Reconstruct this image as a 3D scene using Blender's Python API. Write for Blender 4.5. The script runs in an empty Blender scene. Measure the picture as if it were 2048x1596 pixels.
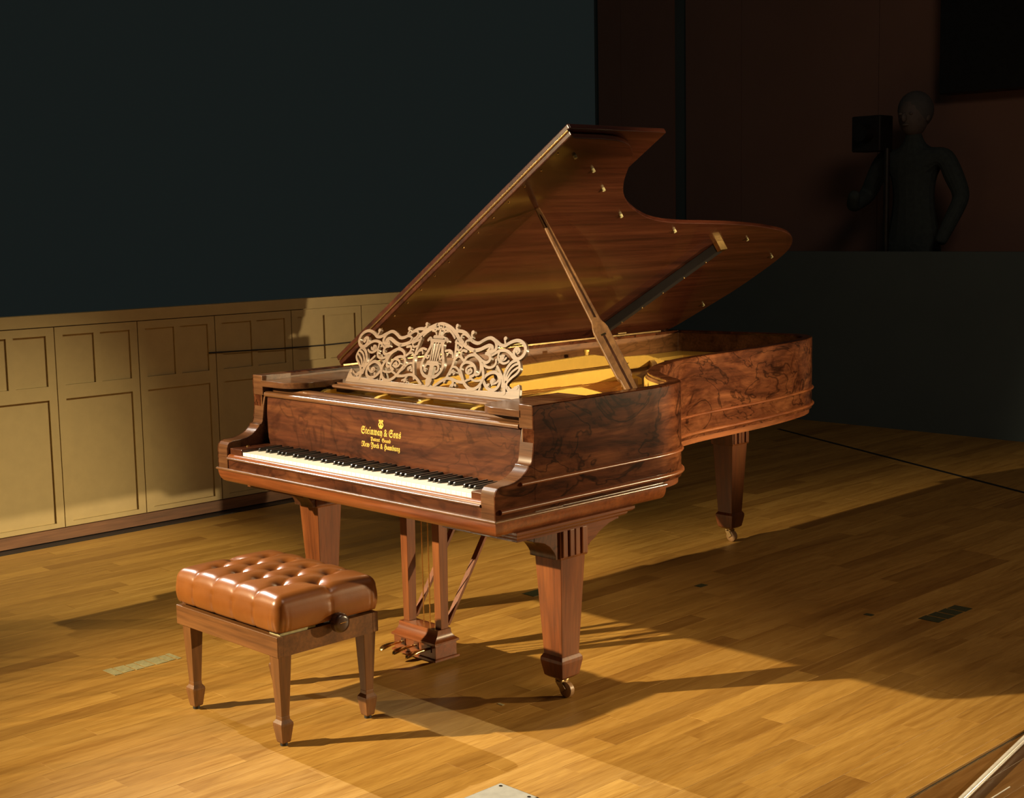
import bpy, bmesh, math, random
from mathutils import Vector, Matrix

scene = bpy.context.scene
COL = scene.collection
random.seed(7)
R = math.radians

# ------------------------------------------------------------------ camera
CAM_LOC = Vector((3.7444, -2.8681, 1.5523))
YAW, PITCH, ROLL, FPX = 0.7944, 0.1257, -0.0194, 2834.9
_f = Vector((-math.sin(YAW) * math.cos(PITCH), math.cos(YAW) * math.cos(PITCH), -math.sin(PITCH)))
_r = Vector((math.cos(YAW), math.sin(YAW), 0))
_u = _r.cross(_f)
_r2 = math.cos(ROLL) * _r + math.sin(ROLL) * _u
_u2 = -math.sin(ROLL) * _r + math.cos(ROLL) * _u
cam_data = bpy.data.cameras.new('camera')
cam_data.sensor_fit = 'HORIZONTAL'
cam_data.sensor_width = 36
cam_data.lens = FPX * 36 / 2048
cam_data.clip_start = 0.05
cam_data.clip_end = 100
cam = bpy.data.objects.new('camera', cam_data)
COL.objects.link(cam)
cam.matrix_world = Matrix(((_r2.x, _u2.x, -_f.x, CAM_LOC.x), (_r2.y, _u2.y, -_f.y, CAM_LOC.y),
                           (_r2.z, _u2.z, -_f.z, CAM_LOC.z), (0, 0, 0, 1)))
scene.camera = cam

# ------------------------------------------------------------------ world, lights, exposure
world = bpy.data.worlds.new('world')
scene.world = world
world.use_nodes = True
_bg = world.node_tree.nodes['Background']
_bg.inputs['Color'].default_value = (0.75, 1.0, 0.93, 1)
_bg.inputs['Strength'].default_value = 0.0105

scene.view_settings.view_transform = 'Standard'
scene.view_settings.look = 'None'
scene.view_settings.exposure = 0.0
scene.view_settings.gamma = 1.0
scene.view_settings.use_curve_mapping = False


def spot(name, loc, target, power, angle, blend, color, radius):
    d = bpy.data.lights.new(name, 'SPOT')
    d.energy = power
    d.spot_size = R(angle)
    d.spot_blend = blend
    d.color = color
    d.shadow_soft_size = radius
    o = bpy.data.objects.new(name, d)
    COL.objects.link(o)
    o.location = loc
    o.rotation_euler = (Vector(target) - Vector(loc)).to_track_quat('-Z', 'Y').to_euler()
    return o


WARM = (1.0, 0.78, 0.46)
spot('key_spotlight', (-2.61, -4.74, 3.15), (0.99, 0.96, 0.75), 4800, 45, 1.0, WARM, 0.045)
spot('stage_left_spotlight', (-6.0, -0.39, 5.18), (2.5, -0.6, 0.0), 3300, 22, 1.0, (1.0, 0.97, 0.86), 0.022)
spot('wing_spotlight', (3.2, 4.0, 1.13), (0.2, 0.9, 0.3), 1000, 84, 1.0, (1.0, 0.74, 0.40), 0.025)
spot('treble_spotlight', (3.6, 0.72, 1.9), (-0.35, 1.45, 1.0), 1000, 29, 0.6, (1.0, 0.76, 0.44), 0.02)
spot('overhead_spotlight', (2.5, 2.5, 5.5), (-2.84, -0.20, -0.50), 2150, 20, 1.0, (1.0, 0.82, 0.5), 0.05)
_hl = bpy.data.lights.new('fill_light', 'AREA')  # soft overhead fill added to lift the floor shadows, not a real fixture
_hl.shape = 'DISK'
_hl.size = 2.2
_hl.energy = 50
_hl.color = (1.0, 0.70, 0.50)
_ho = bpy.data.objects.new('fill_light', _hl)
COL.objects.link(_ho)
_ho.location = (3.4, 1.2, 4.8)
_ho.rotation_euler = (Vector((1.3, 1.9, 0)) - _ho.location).to_track_quat('-Z', 'Y').to_euler()

# ------------------------------------------------------------------ helpers


class MB:
    """Collects shapes; build() links them as one mesh object."""

    def __init__(self):
        self.v, self.f = [], []

    def add(self, vs, fs):
        o = len(self.v)
        self.v += [tuple(p) for p in vs]
        self.f += [tuple(i + o for i in q) for q in fs]
        return self

    def box(self, x0, x1, y0, y1, z0, z1):
        vs = [(x, y, z) for z in (z0, z1) for y in (y0, y1) for x in (x0, x1)]
        return self.add(vs, [(0, 2, 3, 1), (4, 5, 7, 6), (0, 1, 5, 4), (2, 6, 7, 3), (0, 4, 6, 2), (1, 3, 7, 5)])

    def frustum(self, cx, cy, levels):
        """levels: (z, half width x, half width y)"""
        vs, fs = [], []
        for z, a, b in levels:
            vs += [(cx - a, cy - b, z), (cx + a, cy - b, z), (cx + a, cy + b, z), (cx - a, cy + b, z)]
        n = len(levels)
        for k in range(n - 1):
            for i in range(4):
                j = (i + 1) % 4
                fs.append((4 * k + i, 4 * k + j, 4 * k + 4 + j, 4 * k + 4 + i))
        fs += [(3, 2, 1, 0), tuple(4 * (n - 1) + i for i in range(4))]
        return self.add(vs, fs)

    def prism(self, poly, axis, a, b):
        """poly: 2D points, extruded along axis from a to b"""
        def P(p, t):
            return {'x': (t, p[0], p[1]), 'y': (p[0], t, p[1]), 'z': (p[0], p[1], t)}[axis]
        n = len(poly)
        vs = [P(p, a) for p in poly] + [P(p, b) for p in poly]
        fs = [(i, (i + 1) % n, n + (i + 1) % n, n + i) for i in range(n)]
        fs += [tuple(range(n))[::-1], tuple(range(n, 2 * n))]
        return self.add(vs, fs)

    def tube(self, pts, radii, seg=10, cap=True):
        pts = [Vector(p) for p in pts]
        if not isinstance(radii, (list, tuple)):
            radii = [radii] * len(pts)
        vs, fs = [], []
        ref = None
        for k, p in enumerate(pts):
            t = (pts[min(k + 1, len(pts) - 1)] - pts[max(k - 1, 0)]).normalized()
            if ref is None:
                ref = t.orthogonal().normalized()
            ref = (ref - t * ref.dot(t)).normalized()
            bi = t.cross(ref)
            for i in range(seg):
                a = 2 * math.pi * i / seg
                vs.append(p + (ref * math.cos(a) + bi * math.sin(a)) * radii[k])
        for k in range(len(pts) - 1):
            for i in range(seg):
                j = (i + 1) % seg
                fs.append((k * seg + i, k * seg + j, (k + 1) * seg + j, (k + 1) * seg + i))
        if cap:
            fs.append(tuple(range(seg))[::-1])
            fs.append(tuple((len(pts) - 1) * seg + i for i in range(seg)))
        return self.add(vs, fs)

    def sphere(self, c, rx, ry, rz, seg=14, rings=8):
        vs, fs = [], []
        for k in range(rings + 1):
            th = math.pi * k / rings
            for i in range(seg):
                a = 2 * math.pi * i / seg
                vs.append((c[0] + rx * math.sin(th) * math.cos(a), c[1] + ry * math.sin(th) * math.sin(a), c[2] + rz * math.cos(th)))
        for k in range(rings):
            for i in range(seg):
                j = (i + 1) % seg
                fs.append((k * seg + i, (k + 1) * seg + i, (k + 1) * seg + j, k * seg + j))
        return self.add(vs, fs)

    def bar(self, p, q, w, h, up=(0, 0, 1)):
        """box beam from p to q; w across, h along up"""
        p, q, up = Vector(p), Vector(q), Vector(up)
        t = (q - p).normalized()
        s = t.cross(up).normalized() * (w / 2)
        n = s.cross(t).normalized() * (h / 2)
        vs = [e + a + b for e in (p, q) for a, b in ((-s, -n), (s, -n), (s, n), (-s, n))]
        return self.add(vs, [(0, 1, 2, 3), (7, 6, 5, 4), (0, 4, 5, 1), (1, 5, 6, 2), (2, 6, 7, 3), (3, 7, 4, 0)])

    def sweep(self, path, prof, closed_path=False):
        """path: list of (x, y, z, nx, ny) with outward normal; prof: closed list of (dn, dz)"""
        vs, fs = [], []
        m = len(prof)
        for x, y, z, nx, ny in path:
            vs += [(x + nx * dn, y + ny * dn, z + dz) for dn, dz in prof]
        n = len(path)
        for k in range(n if closed_path else n - 1):
            k2 = (k + 1) % n
            for i in range(m):
                j = (i + 1) % m
                fs.append((k * m + i, k2 * m + i, k2 * m + j, k * m + j))
        if not closed_path:
            fs += [tuple(range(m)), tuple((n - 1) * m + i for i in range(m))[::-1]]
        return self.add(vs, fs)

    def build(self, name, mat, parent=None, smooth=False, bevel=0, seg=2, angle=40, fix=True, org=None):
        me = bpy.data.meshes.new(name)
        o = Vector(org) if org is not None else (root_loc(parent) if parent else Vector((0, 0, 0)))
        me.from_pydata([tuple(Vector(p) - o) for p in self.v], [], self.f)
        if fix:
            bm = bmesh.new()
            bm.from_mesh(me)
            bmesh.ops.recalc_face_normals(bm, faces=bm.faces)
            bm.to_mesh(me)
            bm.free()
        me.materials.append(mat)
        ob = bpy.data.objects.new(name, me)
        COL.objects.link(ob)
        if parent:
            ob.parent = parent
            ob['_root'] = list(o)
        elif org is not None:
            ob.location = o
            ob['_root'] = list(o)
        if smooth:
            me.polygons.foreach_set('use_smooth', [True] * len(me.polygons))
            if smooth != 'all':
                me.set_sharp_from_angle(angle=R(angle))
        if bevel:
            m = ob.modifiers.new('bevel', 'BEVEL')
            m.width = bevel
            m.segments = seg
            m.limit_method = 'ANGLE'
            m.angle_limit = R(40)
            m.harden_normals = False
        return ob


def root_loc(o):
    return Vector(o['_root']) if '_root' in o else Vector((0, 0, 0))


def thing(name, label, cat, loc, group=None):
    o = bpy.data.objects.new(name, None)
    COL.objects.link(o)
    o.location = loc
    o['_root'] = list(loc)
    o.empty_display_size = 0.1
    tag(o, label, cat, group)
    return o


def tag(o, label, cat, group=None):
    o['label'] = label
    o['category'] = cat
    if group:
        o['group'] = group
    return o


def struct(o):
    o['kind'] = 'structure'
    return o


def catmull(pts, n=8):
    pts = [Vector(p) for p in pts]
    out = []
    for i in range(len(pts) - 1):
        p0, p1, p2 = pts[max(i - 1, 0)], pts[i], pts[i + 1]
        p3 = pts[min(i + 2, len(pts) - 1)]
        for k in range(n):
            t = k / n
            out.append(0.5 * ((2 * p1) + (p2 - p0) * t + (2 * p0 - 5 * p1 + 4 * p2 - p3) * t * t + (3 * p1 - p0 - 3 * p2 + p3) * t ** 3))
    out.append(pts[-1])
    return out


def ribbon(mb, pts, w, place, t, dz=0.0, taper=False):
    """flat stroke with round caps in a plane; place(u, v, n) -> 3D"""
    pts = [Vector((p[0], p[1])) for p in pts]
    n = len(pts)
    L, Rr = [], []
    for k, p in enumerate(pts):
        d = (pts[min(k + 1, n - 1)] - pts[max(k - 1, 0)])
        if d.length < 1e-9:
            d = Vector((1, 0))
        d.normalize()
        s = Vector((-d.y, d.x))
        h = w / 2
        if taper:
            h *= 0.55 + 0.45 * math.sin(math.pi * min(1, (k + 0.5) / n))
        L.append(p + s * h)
        Rr.append(p - s * h)
    d0 = (pts[0] - pts[1]).normalized() * w * 0.35
    d1 = (pts[-1] - pts[-2]).normalized() * w * 0.35
    L[0:0] = [pts[0] + d0 + (L[0] - pts[0]) * 0.5]
    Rr[0:0] = [pts[0] + d0 + (Rr[0] - pts[0]) * 0.5]
    L.append(pts[-1] + d1 + (L[-1] - pts[-1]) * 0.5)
    Rr.append(pts[-1] + d1 + (Rr[-1] - pts[-1]) * 0.5)
    m = len(L)
    vs = []
    for a, b in zip(L, Rr):
        vs += [place(a.x, a.y, dz), place(b.x, b.y, dz), place(b.x, b.y, -t), place(a.x, a.y, -t)]
    fs = []
    for k in range(m - 1):
        for i in range(4):
            j = (i + 1) % 4
            fs.append((4 * k + i, 4 * k + j, 4 * k + 4 + j, 4 * k + 4 + i))
    fs += [(3, 2, 1, 0), tuple(4 * (m - 1) + i for i in range(4))]
    mb.add(vs, fs)


def disc(mb, u, v, r, place, t, dz=0.0, seg=14):
    vs = []
    for n in (dz, -t):
        vs += [place(u + r * math.cos(2 * math.pi * i / seg), v + r * math.sin(2 * math.pi * i / seg), n) for i in range(seg)]
    fs = [(i, (i + 1) % seg, seg + (i + 1) % seg, seg + i) for i in range(seg)] + [tuple(range(seg)), tuple(range(seg, 2 * seg))[::-1]]
    mb.add(vs, fs)


# ------------------------------------------------------------------ materials
def new_mat(name):
    m = bpy.data.materials.new(name)
    m.use_nodes = True
    nt = m.node_tree
    return m, nt, nt.nodes['Principled BSDF']


def node(nt, typ, **kw):
    n = nt.nodes.new(typ)
    for k, v in kw.items():
        setattr(n, k, v)
    return n


def ramp(nt, stops):
    n = nt.nodes.new('ShaderNodeValToRGB')
    e = n.color_ramp.elements
    while len(e) > 1:
        e.remove(e[-1])
    e[0].position, e[0].color = stops[0][0], (*stops[0][1], 1)
    for p, c in stops[1:]:
        x = e.new(p)
        x.color = (*c, 1)
    return n


def mixc(nt, typ, fac, a, b):
    n = nt.nodes.new('ShaderNodeMix')
    n.data_type = 'RGBA'
    n.blend_type = typ
    for sock, val in ((n.inputs[0], fac), (n.inputs[6], a), (n.inputs[7], b)):
        if hasattr(val, 'links') or hasattr(val, 'is_linked'):
            nt.links.new(val, sock)
        elif isinstance(val, (int, float)):
            sock.default_value = val
        else:
            sock.default_value = (*val, 1)
    return n.outputs[2]


def noise(nt, vec, scale, detail=4, rough=0.55, dist=0.0):
    n = nt.nodes.new('ShaderNodeTexNoise')
    n.inputs['Scale'].default_value = scale
    n.inputs['Detail'].default_value = detail
    n.inputs['Roughness'].default_value = rough
    n.inputs['Distortion'].default_value = dist
    nt.links.new(vec, n.inputs['Vector'])
    return n.outputs['Fac']


def mapped(nt, scale, loc=(0, 0, 0), rot=(0, 0, 0), coord='Object'):
    tc = nt.nodes.new('ShaderNodeTexCoord')
    mp = nt.nodes.new('ShaderNodeMapping')
    mp.inputs['Scale'].default_value = scale
    mp.inputs['Location'].default_value = loc
    mp.inputs['Rotation'].default_value = rot
    nt.links.new(tc.outputs[coord], mp.inputs['Vector'])
    return mp.outputs['Vector']


def wood(name, along, dark, mid, light, size=5.0, stretch=5.0, dist=0.6, ink=0.0, fibre=90, rough=0.3, coat=0.3, coat_rough=0.12, fibre_amt=0.35, loc=(0, 0, 0), bump=0.0, inksize=None, spec=0.5):
    """figured timber with the grain running along the axis 'along'"""
    m, nt, b = new_mat(name)
    sc = [size * stretch / 3.0] * 3
    sc['xyz'.index(along)] = size / 3.0
    v = mapped(nt, sc, loc)
    f1 = noise(nt, v, 1.0, 6, 0.6, dist)
    c = ramp(nt, [(0.28, dark), (0.48, mid), (0.72, light)])
    nt.links.new(f1, c.inputs[0])
    fs = [fibre] * 3
    fs['xyz'.index(along)] = fibre / 22.0
    f2 = noise(nt, mapped(nt, fs, loc), 1.0, 3, 0.6, 0.3)
    c2 = ramp(nt, [(0.32, (1 - fibre_amt,) * 3), (0.62, (1.0,) * 3)])
    nt.links.new(f2, c2.inputs[0])
    out = mixc(nt, 'MULTIPLY', 1.0, c.outputs[0], c2.outputs[0])
    if ink > 0:
        k = inksize or size
        isc = [k * 0.9] * 3
        isc['xyz'.index(along)] = k * 0.45
        f3 = noise(nt, mapped(nt, isc, (loc[0] + 3, loc[1] + 1, loc[2] + 5)), 1.0, 3, 0.55, 1.8)
        c3 = ramp(nt, [(0.478, (1, 1, 1)), (0.497, (1 - ink,) * 3), (0.503, (1 - ink,) * 3), (0.522, (1, 1, 1))])
        nt.links.new(f3, c3.inputs[0])
        out = mixc(nt, 'MULTIPLY', 1.0, out, c3.outputs[0])
        f4 = noise(nt, mapped(nt, isc, (loc[0] + 9, loc[1] + 7, loc[2] + 2)), 1.7, 3, 0.6, 2.5)
        c4 = ramp(nt, [(0.34, (0.42, 0.36, 0.34)), (0.5, (1, 1, 1))])
        nt.links.new(f4, c4.inputs[0])
        out = mixc(nt, 'MULTIPLY', 0.75, out, c4.outputs[0])
    nt.links.new(out, b.inputs['Base Color'])
    b.inputs['Roughness'].default_value = rough
    b.inputs['Coat Weight'].default_value = coat
    b.inputs['Coat Roughness'].default_value = coat_rough
    b.inputs['Specular IOR Level'].default_value = spec
    if bump:
        bp = nt.nodes.new('ShaderNodeBump')
        bp.inputs['Strength'].default_value = bump
        bp.inputs['Distance'].default_value = 0.001
        nt.links.new(f2, bp.inputs['Height'])
        nt.links.new(bp.outputs[0], b.inputs['Normal'])
    return m


def plain(name, col, rough=0.5, metal=0.0, coat=0.0, var=0.12, vscale=30.0, spec=0.5):
    m, nt, b = new_mat(name)
    f = noise(nt, mapped(nt, (1, 1, 1)), vscale, 4, 0.6)
    c = ramp(nt, [(0.3, tuple(x * (1 - var) for x in col)), (0.7, tuple(min(1, x * (1 + var)) for x in col))])
    nt.links.new(f, c.inputs[0])
    nt.links.new(c.outputs[0], b.inputs['Base Color'])
    b.inputs['Roughness'].default_value = rough
    b.inputs['Metallic'].default_value = metal
    b.inputs['Coat Weight'].default_value = coat
    b.inputs['Specular IOR Level'].default_value = spec
    return m


M = {}
RD, RM, RL = (0.014, 0.0045, 0.0025), (0.066, 0.020, 0.008), (0.135, 0.047, 0.018)
M['rim'] = wood('rosewood_burl', 'y', RD, RM, RL, size=6, stretch=4.5, dist=1.5, ink=0.65, rough=0.16, coat=0.0, inksize=5.5, spec=0.3)
M['front'] = wood('rosewood_front', 'x', RD, (0.075, 0.022, 0.009), (0.15, 0.052, 0.018), size=4, stretch=9, dist=0.9, ink=0.35, rough=0.3, coat=0.08, spec=0.35, loc=(0.4, 0, 0.2), inksize=5)
M['lid'] = wood('rosewood_lid', 'y', (0.018, 0.005, 0.003), (0.046, 0.012, 0.006), (0.075, 0.022, 0.010), size=2.2, stretch=30, dist=0.12, rough=0.25, coat=0.4, coat_rough=0.06)
M['crossx'] = wood('rosewood_crossgrain', 'x', (0.05, 0.02, 0.009), (0.11, 0.046, 0.019), (0.17, 0.08, 0.034), size=6, stretch=9, dist=0.3, fibre=160, rough=0.25, coat=0.1)
M['polish'] = wood('polished_moulding', 'x', (0.07, 0.028, 0.012), (0.14, 0.06, 0.024), (0.21, 0.10, 0.04), size=6, stretch=9, dist=0.3, fibre=160, rough=0.28, coat=0.9, coat_rough=0.14)
M['mahog_x'] = wood('mahogany_x', 'x', (0.10, 0.025, 0.008), (0.18, 0.050, 0.014), (0.25, 0.08, 0.023), size=4, stretch=10, dist=0.3, rough=0.3, coat=0.3)
M['mahog_y'] = wood('mahogany_y', 'y', (0.075, 0.019, 0.007), (0.14, 0.040, 0.013), (0.20, 0.068, 0.022), size=4, stretch=10, dist=0.3, rough=0.3, coat=0.3)
M['mahog_z'] = wood('mahogany_z', 'z', (0.10, 0.026, 0.006), (0.170, 0.048, 0.011), (0.235, 0.078, 0.019), size=4, stretch=9, dist=0.25, rough=0.38, coat=0.06)
M['burl_block'] = wood('rosewood_block', 'z', RD, RM, RL, size=14, stretch=3, dist=1.6, ink=0.5, rough=0.35, coat=0.25, inksize=14)
M['inner'] = wood('inner_rim_veneer', 'y', (0.05, 0.018, 0.006), (0.14, 0.058, 0.02), (0.22, 0.10, 0.036), size=4, stretch=8, dist=0.7, ink=0.3, rough=0.4, coat=0.0, spec=0.3)
M['desk'] = wood('desk_walnut', 'x', (0.125, 0.074, 0.043), (0.18, 0.113, 0.071), (0.235, 0.155, 0.10), size=8, stretch=12, dist=0.2, fibre=260, rough=0.36, coat=0.3, fibre_amt=0.25)
M['prop'] = wood('prop_wood', 'z', (0.10, 0.042, 0.014), (0.19, 0.09, 0.03), (0.27, 0.135, 0.05), size=5, stretch=10, dist=0.3, rough=0.5, coat=0.0)
M['bench_x'] = wood('bench_walnut_x', 'x', (0.085, 0.032, 0.009), (0.15, 0.060, 0.017), (0.21, 0.09, 0.027), size=4, stretch=12, dist=0.3, rough=0.38, coat=0.06)
M['bench_z'] = wood('bench_walnut_z', 'z', (0.09, 0.034, 0.009), (0.155, 0.063, 0.017), (0.21, 0.09, 0.027), size=4, stretch=10, dist=0.3, rough=0.38, coat=0.06)
M['darkwood'] = wood('dark_turned_wood', 'z', (0.02, 0.008, 0.005), (0.05, 0.02, 0.011), (0.09, 0.035, 0.018), size=5, stretch=8, dist=0.3, rough=0.3, coat=0.3)
M['gold'] = plain('gold_lacquered_iron', (0.68, 0.43, 0.085), rough=0.36, metal=0.25, coat=0.1, var=0.05)
M['brass'] = plain('brass', (0.72, 0.50, 0.20), rough=0.24, metal=1.0, var=0.08)
M['oldbrass'] = plain('aged_brass', (0.42, 0.29, 0.13), rough=0.35, metal=0.9, var=0.2)
M['steel'] = plain('dark_steel', (0.06, 0.055, 0.05), rough=0.35, metal=0.8)
M['black'] = plain('black_mechanism', (0.012, 0.011, 0.011), rough=0.5)
M['ivory'] = plain('ivory', (0.93, 0.89, 0.80), rough=0.3, coat=0.2, var=0.03, vscale=60)
M['ebony'] = plain('ebony', (0.022, 0.019, 0.016), rough=0.3, coat=0.3)
M['felt'] = plain('red_felt', (0.42, 0.10, 0.075), rough=0.95, var=0.35, vscale=120, spec=0.1)
M['gilt'] = plain('gilt_lettering', (0.80, 0.50, 0.10), rough=0.4, metal=0.35, var=0.05)
M['copper'] = plain('copper_strings', (0.45, 0.22, 0.10), rough=0.3, metal=1.0)
M['caster'] = plain('boxwood_wheel', (0.30, 0.17, 0.075), rough=0.4, var=0.25)
M['soundboard'] = wood('spruce_soundboard', 'y', (0.30, 0.16, 0.055), (0.42, 0.24, 0.09), (0.5, 0.3, 0.12), size=3, stretch=16, dist=0.1, rough=0.35, coat=0.2)


def leather_mat():
    m, nt, b = new_mat('tan_leather')
    v = mapped(nt, (1, 1, 1))
    c = ramp(nt, [(0.3, (0.165, 0.053, 0.009)), (0.7, (0.215, 0.072, 0.013))])
    nt.links.new(noise(nt, v, 9, 4, 0.6), c.inputs[0])
    nt.links.new(c.outputs[0], b.inputs['Base Color'])
    b.inputs['Roughness'].default_value = 0.33
    b.inputs['Coat Weight'].default_value = 0.35
    b.inputs['Coat Roughness'].default_value = 0.16
    bp = nt.nodes.new('ShaderNodeBump')
    bp.inputs['Strength'].default_value = 0.12
    bp.inputs['Distance'].default_value = 0.001
    nt.links.new(noise(nt, v, 240, 3, 0.6), bp.inputs['Height'])
    nt.links.new(bp.outputs[0], b.inputs['Normal'])
    return m


M['leather'] = leather_mat()


def floor_mat(name='oak_floor', k=1.0):
    m, nt, b = new_mat(name)
    at = node(nt, 'ShaderNodeAttribute', attribute_name='tone')
    v = mapped(nt, (26, 2.2, 1))
    off = node(nt, 'ShaderNodeVectorMath', operation='ADD')
    sc = node(nt, 'ShaderNodeVectorMath', operation='SCALE')
    nt.links.new(at.outputs['Color'], sc.inputs[0])
    sc.inputs['Scale'].default_value = 57.0
    nt.links.new(v, off.inputs[0])
    nt.links.new(sc.outputs[0], off.inputs[1])
    f1 = noise(nt, off.outputs[0], 1.0, 6, 0.62, 0.9)
    c1 = ramp(nt, [(0.30, (0.33, 0.165, 0.030)), (0.5, (0.43, 0.235, 0.048)), (0.75, (0.50, 0.29, 0.068))])
    nt.links.new(f1, c1.inputs[0])
    sep = node(nt, 'ShaderNodeSeparateColor')
    nt.links.new(at.outputs['Color'], sep.inputs[0])
    tone = ramp(nt, [(0.0, (0.68, 0.62, 0.56)), (0.15, (0.86, 0.84, 0.80)), (0.65, (1.0, 1.0, 1.0)), (1.0, (1.12, 1.15, 1.18))])
    nt.links.new(sep.outputs[0], tone.inputs[0])
    out = mixc(nt, 'MULTIPLY', 1.0, c1.outputs[0], tone.outputs[0])
    f2 = noise(nt, mapped(nt, (420, 14, 1)), 1.0, 2, 0.5, 0.2)
    c2 = ramp(nt, [(0.35, (0.80, 0.77, 0.72)), (0.6, (1, 1, 1))])
    nt.links.new(f2, c2.inputs[0])
    out = mixc(nt, 'MULTIPLY', 1.0, out, c2.outputs[0])
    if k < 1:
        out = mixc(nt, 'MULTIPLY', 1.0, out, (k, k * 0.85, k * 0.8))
    nt.links.new(out, b.inputs['Base Color'])
    r = ramp(nt, [(0.3, (0.42,) * 3), (0.7, (0.56,) * 3)])
    nt.links.new(f1, r.inputs[0])
    nt.links.new(r.outputs[0], b.inputs['Roughness'])
    return m


M['oak'] = floor_mat()
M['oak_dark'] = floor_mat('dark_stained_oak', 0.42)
M['subfloor'] = plain('subfloor_dark', (0.05, 0.028, 0.012), rough=0.9)
M['dado'] = plain('painted_panelling', (0.46, 0.35, 0.155), rough=0.55, var=0.04, vscale=14)
M['groove'] = plain('panel_groove_dark', (0.06, 0.042, 0.02), rough=0.8)
M['skirt'] = wood('skirting_board', 'y', (0.12, 0.05, 0.02), (0.20, 0.085, 0.035), (0.26, 0.12, 0.05), size=3, stretch=10, rough=0.5, coat=0.0)
M['drape'] = plain('black_masking', (0.50, 0.50, 0.50), rough=0.95, var=0.05, vscale=3, spec=0.05)
M['backwall'] = plain('brown_back_wall', (0.24, 0.14, 0.11), rough=0.9, var=0.06, vscale=1.2, spec=0.1)
M['backdark'] = plain('dark_back_wall', (0.09, 0.12, 0.125), rough=0.95, var=0.05, vscale=2, spec=0.05)
M['cloth'] = plain('dark_clothing', (0.05, 0.065, 0.065), rough=0.95, spec=0.05)
M['skin'] = plain('skin', (0.12, 0.10, 0.09), rough=0.7)
M['hair'] = plain('dark_hair', (0.08, 0.08, 0.08), rough=0.8)
M['tape'] = plain('pale_tape', (0.36, 0.33, 0.17), rough=0.6, var=0.2, vscale=60)
M['darktape'] = plain('dark_green_tape', (0.05, 0.055, 0.022), rough=0.6, var=0.15, vscale=60)
M['plate_metal'] = plain('grey_metal_plate', (0.42, 0.41, 0.36), rough=0.5, metal=0.2)
M['white'] = plain('white_tube', (0.88, 0.85, 0.78), rough=0.2, coat=1.0)

# ================================================================== STRUCTURE
def cam_px(p):
    d = Vector(p) - CAM_LOC
    z = d.dot(_f)
    if z < 0.1:
        return None
    return (1024 + FPX * d.dot(_r2) / z, 798 - FPX * d.dot(_u2) / z)


# ---- floor: oak strips running along the wall
floor = struct(MB().box(-2.95, 4.2, -4.2, 7.2, -0.06, -0.012).build('floor', M['subfloor']))
PW = 0.088
planks = []
rng = random.Random(3)
edges = []
x = 0.004 - PW * 31
while x < 1.88:
    edges.append((x, min(x + PW, 1.882)))
    x += PW
x = 1.897
while x < 3.9:
    edges.append((x, x + PW))
    x += PW
for (xa, xb) in edges:
    y = -1.9 - rng.uniform(0, 0.9)
    while y < 6.6:
        ln = rng.uniform(0.42, 1.15)
        planks.append((xa, xb, y, min(y + ln, 6.9), rng.random(), rng.random(), rng.uniform(-0.0003, 0.0003)))
        y += ln


def plank_area(p):
    q = [cam_px((a, b, 0)) for a, b in ((p[0], p[2]), (p[1], p[2]), (p[1], p[3]), (p[0], p[3]))]
    if any(c is None for c in q):
        return 0
    if max(c[0] for c in q) < 0 or min(c[0] for c in q) > 2048 or min(c[1] for c in q) > 1596 or max(c[1] for c in q) < 0:
        return 0
    return abs(sum(q[i][0] * q[(i + 1) % 4][1] - q[(i + 1) % 4][0] * q[i][1] for i in range(4))) / 2


def plank_verts(p):
    g = 0.0002
    x0, x1, y0, y1, _, _, dz = p
    x0, x1, y0, y1 = x0 + g, x1 - g, y0 + g, y1 - g
    c = 0.0002
    vs = [(x0, y0, -0.012), (x1, y0, -0.012), (x1, y1, -0.012), (x0, y1, -0.012),
          (x0, y0, -c + dz), (x1, y0, -c + dz), (x1, y1, -c + dz), (x0, y1, -c + dz),
          (x0 + c, y0 + c, dz), (x1 - c, y0 + c, dz), (x1 - c, y1 - c, dz), (x0 + c, y1 - c, dz)]
    fs = [(8, 9, 10, 11)]
    for i in range(4):
        j = (i + 1) % 4
        fs += [(i, j, 4 + j, 4 + i), (4 + i, 4 + j, 8 + j, 8 + i)]
    return vs, fs


def plank_obj(name, ps):
    vs, fs, tone = [], [], []
    for p in ps:
        a, b = plank_verts(p)
        o = len(vs)
        vs += a
        fs += [tuple(i + o for i in q) for q in b]
        tone += [(p[4], p[5], p[4] * 0.37 + p[5] * 0.6, 1.0)] * len(b)
    me = bpy.data.meshes.new(name)
    me.from_pydata(vs, [], fs)
    at = me.attributes.new('tone', 'FLOAT_COLOR', 'FACE')
    at.data.foreach_set('color', [c for t in tone for c in t])
    me.materials.append(M['oak'])
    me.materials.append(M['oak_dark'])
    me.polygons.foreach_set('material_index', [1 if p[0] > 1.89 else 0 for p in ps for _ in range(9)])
    ob = bpy.data.objects.new(name, me)
    COL.objects.link(ob)
    ob.parent = floor
    return ob


planks.sort(key=plank_area, reverse=True)
for p in planks[:300]:
    plank_obj('plank', [p])
rest = plank_obj('plank_field', planks[300:])
rest['kind'] = 'stuff'
MB().box(1.8825, 1.8965, -3, 6.5, -0.012, -0.006).build('seam_slot', M['black'], floor)
MB().box(1.8945, 1.8965, -3, 6.5, -0.006, 0.0012).build('seam_edging', M['oldbrass'], floor)
for (ya, yb) in ((0.55, 0.66), (0.76, 1.2)):
    MB().box(2.049, 2.052, ya, yb, -0.006, 0.0012).build('seam_edging', M['white'], floor)  # short white strips paint the lit stretches of the seam edge
MB().bar((-2.2, 5.69, 0.0008), (1.6, 3.9, 0.0008), 0.03, 0.0016).build('seam_slot', M['black'], floor)
MB().box(-2.84, -2.757, -3.5, 4.4, -0.012, -0.004).build('seam_slot', M['black'], floor)

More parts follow.
